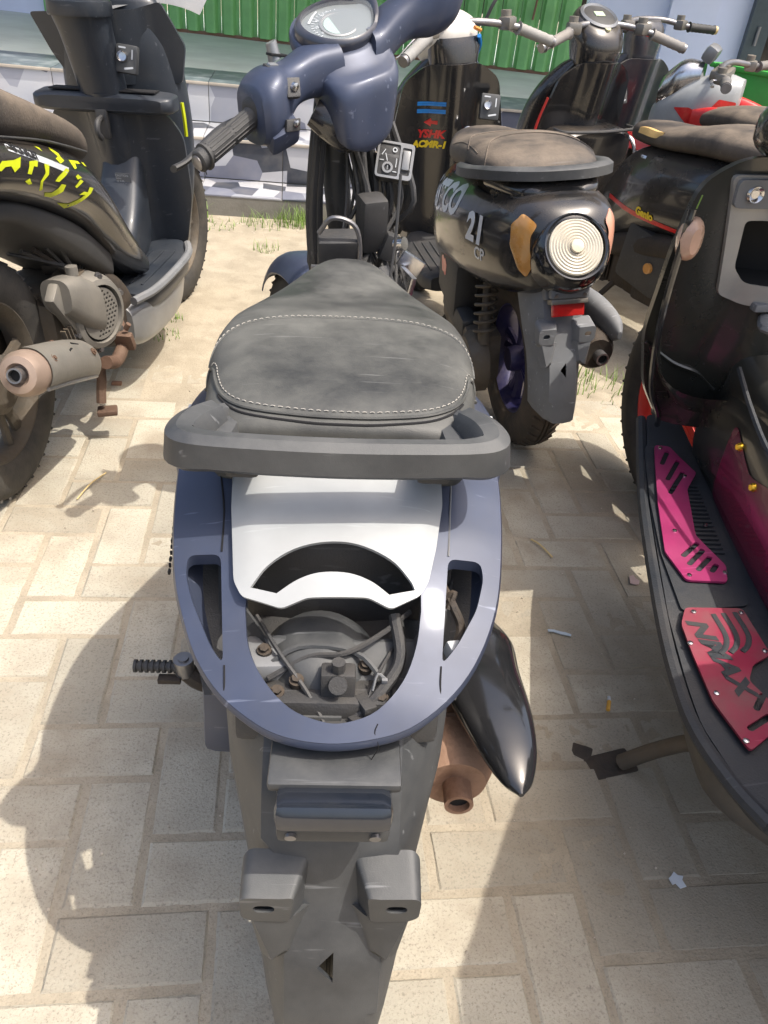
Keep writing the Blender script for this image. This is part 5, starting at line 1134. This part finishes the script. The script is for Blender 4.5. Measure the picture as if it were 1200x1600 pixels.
for pl, L in ((pl1, [(-.112, .958+.0), (-.150, .80), (-.215, .790), (-.182, .672), (-.246, .672), (-.118, 1.058)]), (pl2, [(-.281, .588), (-.206, .578), (-.318, .525), (-.214, .497), (-.327, .43), (-.328, .350), (-.268, .378)])):
    for x, y in L: build('screw', lathe([(.0045, .0), (.004, .0022), (.001, .003)], (x, y, (FZ(y)+.008 if pl is pl1 else .338)), 'Z', 10), chrome, pl)
v2, f2 = text2d('NMAX', .045, .25, .0022)
build('cutout_lettering', ([(-.302+.18*x*.2+y*.88, .572-x*1.12, .3387) for x, y in v2], f2), mat_b, pl2, smooth=False)
ch = []
for x0 in (-.252, -.235, -.216):
    ch.append(tube([(x0, .580, .3388), (x0-.004, .535, .3388), (x0-.016, .512+.0, .3388), (x0-.032, .500, .3388)], .0042, 6, 5, .22))
build('cutout_chevron', join(*ch), mat_b, pl2)
# centre tunnel, leg shield with pocket and lid
tn = build('centre_tunnel', body([(.16, .195, .60, .26, 3.2), (.35, .190, .585, .26, 3.2), (.52, .168, .565, .26, 3.2), (.66, .142, .550, .26, 3), (.80, .112, .545, .27, 3), (.93, .080, .56, .28, 3), (1.05, .060, .62, .30, 3)], 5, 40), olv, F, ang=60)
build('tunnel_top', body([(.16, .165, .63, .52, 3), (.40, .150, .61, .52, 3), (.60, .118, .58, .50, 3), (.78, .085, .57, .47, 3), (.92, .07, .58, .45, 3), (.99, .07, .60, .45, 3)], 5, 32), olv, tn, ang=60)
bvT = bvh_of(tn)
for (y, z) in ((.850, .470), (.752, .452)):
    h = bvT.ray_cast(V((-.5, y, z)), V((1, 0, 0)), 1); p = h[0]
    b_ = build('amber_bolt', lathe([(.001, -.009), (.005, -.009), (.0075, -.005), (.0075, .004)], tuple(p), 'X', 14), M('golden_bolt', (.85, .50, .04), .25, .7), tn)
marks(tn, bvT, [chamfer([(-.90, .20), (-.90, .0), (-.30, .0), (-.20, .20), (-.30, .265), (-.55, .235), (-.78, .165)], .02)], (-.2, 0, .29), (0, -1, 0), (0, 0, 1), (1, 0, 0), pink_refl, 'painted_plate_reflection', off=.002, step=.025)  # reflection of the pink footplates, painted onto the tunnel side
for k in range(5):
    P = []
    for t in np.linspace(0, 1, 8):
        y = .60-.24*t-.012*k; z = .50-.05*k*.5-.06*t
        h = bvT.ray_cast(V((-.5, y, z)), V((1, 0, 0)), 1)
        if h[0]: P.append(h[0]+V((-.0004, 0, 0)))
    build('red_pinstripe', tube(P, .0016, 5, 2), red_p, tn)
def sfF(x, z):
    t = (z-.36)/.55
    return (x, 1.075-.165*t+.03*t*t-.05*max(0, 1-(x/.12)**2)*(1-abs(t-.4))+.55*max(0, abs(x)-.17)**1.6, z)
so_ = [(-.135, .40), (.135, .40), (.205, .50), (.245, .62), (.252, .78), (.245, .885), (.19, .925), (-.19, .925), (-.245, .885), (-.252, .78), (-.245, .62), (-.205, .50)]
pk = chamfer([(-.112, .722), (.09, .716), (.09, .830), (-.157, .830), (-.140, .750)], .010)
isF = build('leg_shield', panel(chamfer(so_, .03), [pk], sfF, .012, .022, tdir=(0, 1, 0)), olv, F, ang=50)
sr = chamfer([(-.148, .700), (-.105, .684), (.11, .680), (.11, .900), (-.206, .900), (-.196, .868)], .012)
bz = build('pocket_surround', panel(sr, [pk], lambda x, z: (x, sfF(x, z)[1]-.008, z), .010, .018, tdir=(0, 1, 0)), M('brushed_silver_trim', (.36, .355, .34), .38, .3, dust=.3, dc=(.3, .27, .23), ds=8), isF, ang=50)
build('pocket_liner', loft([[(x*(1-.08*t)+(-.06)*.08*t, sfF(x, z)[1]-.004+.09*t, z*(1-.04*t)+.77*.04*t) for x, z in dens(pk, .02)] for t in (0, .5, 1)], False, True), blackv, bz)
lid = build('fuel_lid', panel(chamfer([(-.192, .852), (-.03, .848), (-.03, .895), (-.198, .895)], .010), [], lambda x, z: (x, sfF(x, z)[1]-.016, z), .010, .015, tdir=(0, 1, 0)), pale_pl, bz)
q = sfF(-.166, .874); build('lid_lock', join(lathe([(.014, -.0), (.012, -.004), (.008, -.002), (.006, .001), (.001, .001)], (q[0], q[1]-.017, q[2]), 'Y', 20)), chrome, lid)
ip = chamfer([(-.268, .800), (-.245, .775), (-.236, .800), (-.232, .850), (-.252, .865)], .008)
bs_ = build('front_fairing', loft([rxz(*q[:5], n=44) for q in catmull([(.962, .248, .905, .50, 3.2), (.99, .232, .905, .47, 3), (1.05, .175, .88, .42, 2.8), (1.15, .112, .86, .40, 2.6), (1.25, .075, .82, .42, 2.5), (1.33, .04, .76, .48, 2.3)], 5)], False, True), olv, F, ang=60)
h = bvh_of(bs_)
build('turn_signal', body([(.938, .008, .820, .780, 2.2, -.238), (.955, .020, .832, .765, 2.2, -.236), (.99, .020, .830, .762, 2.2, -.224), (1.03, .008, .815, .78, 2.2, -.195)], 4, 20), M('pinkish_signal_lens', (.62, .38, .26), .2, dust=.3, dc=(.6, .45, .33), ds=18, coat=.6), bs_)
build('fairing_edge', tube([(-.246, .958, .845), (-.250, .955, .80), (-.248, .962, .66), (-.210, 1.00, .52), (-.150, 1.05, .43), (-.12, 1.09, .38)], .006, 8, 5), gloss, bs_)
build('green_scuff', tube([(-.246, .941, .870), (-.250, .941, .850)], .0012, 5, 1), grass_m, bs_)
build('bag_hook', join(tube([(-.06, .955, .665), (-.075, .925, .660), (-.045, .915, .660), (.0, .92, .665)], .011, 8, 4, .8), box((-.03, .955, .685), (.12, .02, .014), .3)), pale_pl, isF)
build('shield_crease', tube([sfF(-.235, .60), sfF(-.17, .555), sfF(-.11, .53), sfF(-.075, .50)], .004, 6, 5), olv, isF)
build('tunnel_edge', tube([(-.083, .945, .575), (-.10, .86, .545), (-.118, .76, .520), (-.125, .66, .505)], .005, 6, 5), mat_b, tn)
build('dash_cowl', body([(.80, .11, 1.02, .96, 3), (.86, .205, 1.03, .93, 3), (.92, .205, 1.02, .92, 3), (1.0, .145, 1.0, .90, 3), (1.06, .09, .98, .90, 3)], 4, 36), olv, F, ang=60)
naked_bars(F, steer(0, (0, .9)), z=1.20, y=.90, half=.35, droop=.03)
build('lower_skirt', body([(.16, .19, .31, .18, 4), (.30, .345, .315, .215, 5), (.40, .352, .315, .21, 5), (.55, .30, .315, .205, 5), (.75, .22, .315, .21, 5), (.95, .13, .315, .22, 4)], 4, 40), M('dusty_lower_plastic', (.035, .038, .042), .6, 0, dust=.85, dc=(.20, .17, .13), ds=5, bump=.2, bs=200), F, ang=50)
build('added_shadow_case', body([(-.46, .12, 1.10, .90, 4), (-.40, .20, 1.18, .88, 4), (-.05, .205, 1.20, .88, 4), (.06, .17, 1.17, .88, 4), (.18, .11, 1.13, .88, 4), (.30, .06, 1.06, .88, 4), (.34, .03, 1.0, .90, 4)], 3), blk_pl, F)  # out-of-view case, added and shaped to cast the ground shadow at right
build('body_panel', body([(-.48, .05, .80, .72, 2.6), (-.38, .13, .82, .62, 2.8), (-.2, .19, .80, .52, 2.8), (0, .21, .76, .46, 2.8), (.2, .205, .70, .42, 3), (.36, .17, .66, .42, 3)], 5, 40), olv, F, ang=60)
seat(F, [(-.42, .08, .86, .78, 2.8), (-.34, .14, .88, .77, 2.8), (-.1, .175, .885, .755, 2.8), (.1, .18, .88, .70, 2.8), (.3, .16, .84, .66, 2.7), (.40, .09, .78, .64, 2.5), (.44, .04, .74, .64, 2.3)], leather)
wheel(F, (0, 0, .28), .28, .13, .165, steel, rubber); engine(F, alu_d)
muffler(F, blk_pl, x=.18, y0=-.15, z=.34, r=.06)
mudguard(F, blk_pl, z0=.56, low=.28)
build('side_stand', join(tube([(-.16, .40, .20), (-.262, .475, .16), (-.300, .515, .10), (-.345, .545, .028)], .014, 10, 4)), alu_d, F)
build('stand_foot', join(box((-.360, .550, .012), (.085, .050, .018), .35, (0, 0, 8)), box((-.405, .580, .014), (.040, .035, .014), .35, (0, 0, -32))), grime, F)
TW = steer(0, (0, 1.20))
wheel(F, (.092, 1.33, .27), .27, .11, .165, M('red_rim_paint', (.60, .03, .02), .35, .2, dust=.2), rubber, TW, disc=.12)
ff = []
for a in np.linspace(-40, 70, 16):
    t = R(90+a); rg = []; wv = .078*(1-.2*(a/75)**2)
    for b in np.linspace(-1, 1, 11):
        rr = .30-.05*b*b*abs(b); rg.append((.092+wv*b, 1.33+rr*cos(t), .27+rr*sin(t)))
    for b in np.linspace(1, -1, 11):
        rr = .296-.05*b*b*abs(b); rg.append((.092+wv*.96*b, 1.33+rr*cos(t), .27+rr*sin(t)))
    ff.append(rg)
build('front_fender', xf(loft(ff), TW), pale_pl, F)
build('fork', xf(join(*[tube([(.092+s*.07, 1.33, .27), (.092+s*.066, 1.24, .46), (.092+s*.05, 1.20, .60)], .018, 10, 3) for s in (-1, 1)]), TW), blk_pl, F)

# ------------------------------------------------------------------ red and white motorcycle, and the green crate beyond it
G = thing('motorcycle', 'red and white small motorcycle with bare handlebars, half hidden at upper right', 'motorcycle', (2.53, 2.76, 0), -55, 5)
build('front_cowl', body([(.90, .06, .86, .74, 2.6), (.98, .115, .87, .68, 2.6), (1.08, .12, .84, .62, 2.6), (1.18, .08, .78, .60, 2.6), (1.22, .04, .73, .64, 2.4)], 4, 32), white_p, G, ang=60)
cb = bvh_of([q for q in G.children][0])
build('head_lamp', body([(1.06, .05, .90, .80, 2.3), (1.14, .075, .90, .74, 2.3), (1.205, .055, .84, .72, 2.3)], 4, 24), chrome, G, ang=60)
for s in (-1, 1):
    marks(G.children[0], cb, [chamfer([(-.12, -.05), (.02, -.06), (.10, .00), (.04, .01), (-.02, -.01), (-.06, .05), (-.12, .04)], .006)], (s*.12, 1.02, .75), (0, 1, 0), (0, 0, 1), (-s, 0, 0), red_p, 'red_flash')
    build('side_shroud', body([(.62, .03, .66, .50, 2.6, s*.12), (.78, .035, .74, .50, 2.6, s*.15), (.94, .03, .78, .60, 2.6, s*.15), (1.04, .012, .76, .66, 2.4, s*.14)], 4, 22), red_p, G, ang=60)
naked_bars(G, steer(-6, (0, .95)), z=.90, y=.98, half=.34, droop=.02, grip_mat=M('grey_rubber_grip', (.12, .12, .12), .6, dust=.4))
build('steering_clamp', join(box((0, .99, .87), (.16, .07, .035), .3), cyl((0, .99, .70), (0, .99, .90), .022)), alu, G)
build('meter_pod', box((0, 1.05, .93), (.10, .05, .06), .35, (25, 0, 0)), silver_p, G)
build('tank_cover', body([(.30, .08, .70, .50, 3), (.45, .12, .76, .48, 3), (.62, .13, .78, .50, 3), (.78, .10, .76, .54, 3), (.88, .05, .72, .60, 3)], 4, 32), M('dark_red_cover', (.35, .012, .015), .3, dust=.3, coat=.5), G, ang=60)
seat(G, [(-.42, .07, .80, .73, 3), (-.2, .11, .81, .72, 3), (.1, .12, .78, .69, 3), (.3, .10, .75, .66, 3), (.36, .05, .73, .66, 2.6)], leather)
build('tail_panel', body([(-.45, .05, .74, .66, 3), (-.2, .11, .73, .56, 3), (.1, .12, .70, .50, 3), (.32, .09, .66, .48, 3)], 4, 30), white_p, G, ang=60)
wheel_side(G, .29, steel, rubber, .08)
build('engine', join(box((0, .55, .36), (.20, .28, .26), .2), box((0, .62, .50), (.12, .14, .14), .2)), alu_d, G)
front_end(G, -6, steel, R_=.29, body_mat=red_p, w=.07); shock(G, (-.12, .0, .30), (-.10, .12, .60)); shock(G, (.12, .0, .30), (.10, .12, .60)); side_stand(G)
gc = thing('crate', 'bright green plastic crate standing beyond the red and white motorcycle', 'crate', (2.20, 3.70, 0), -25)
gp2 = M('bright_green_plastic', (.05, .42, .06), .45, dust=.15)
for i, (c, s) in enumerate([((0, -.21, .44), (.46, .012, .84)), ((0, .21, .44), (.46, .012, .84)), ((-.23, 0, .44), (.012, .41, .84)), ((.23, 0, .44), (.012, .41, .84)), ((0, 0, .015), (.44, .40, .02))]):
    build('side_wall' if i < 4 else 'base', box(c, s, .2), gp2, gc)
build('rim', join(box((0, -.215, .86), (.50, .03, .02), .3), box((0, .215, .86), (.50, .03, .02), .3), box((-.235, 0, .86), (.03, .40, .02), .3), box((.235, 0, .86), (.03, .40, .02), .3)), gp2, gc)
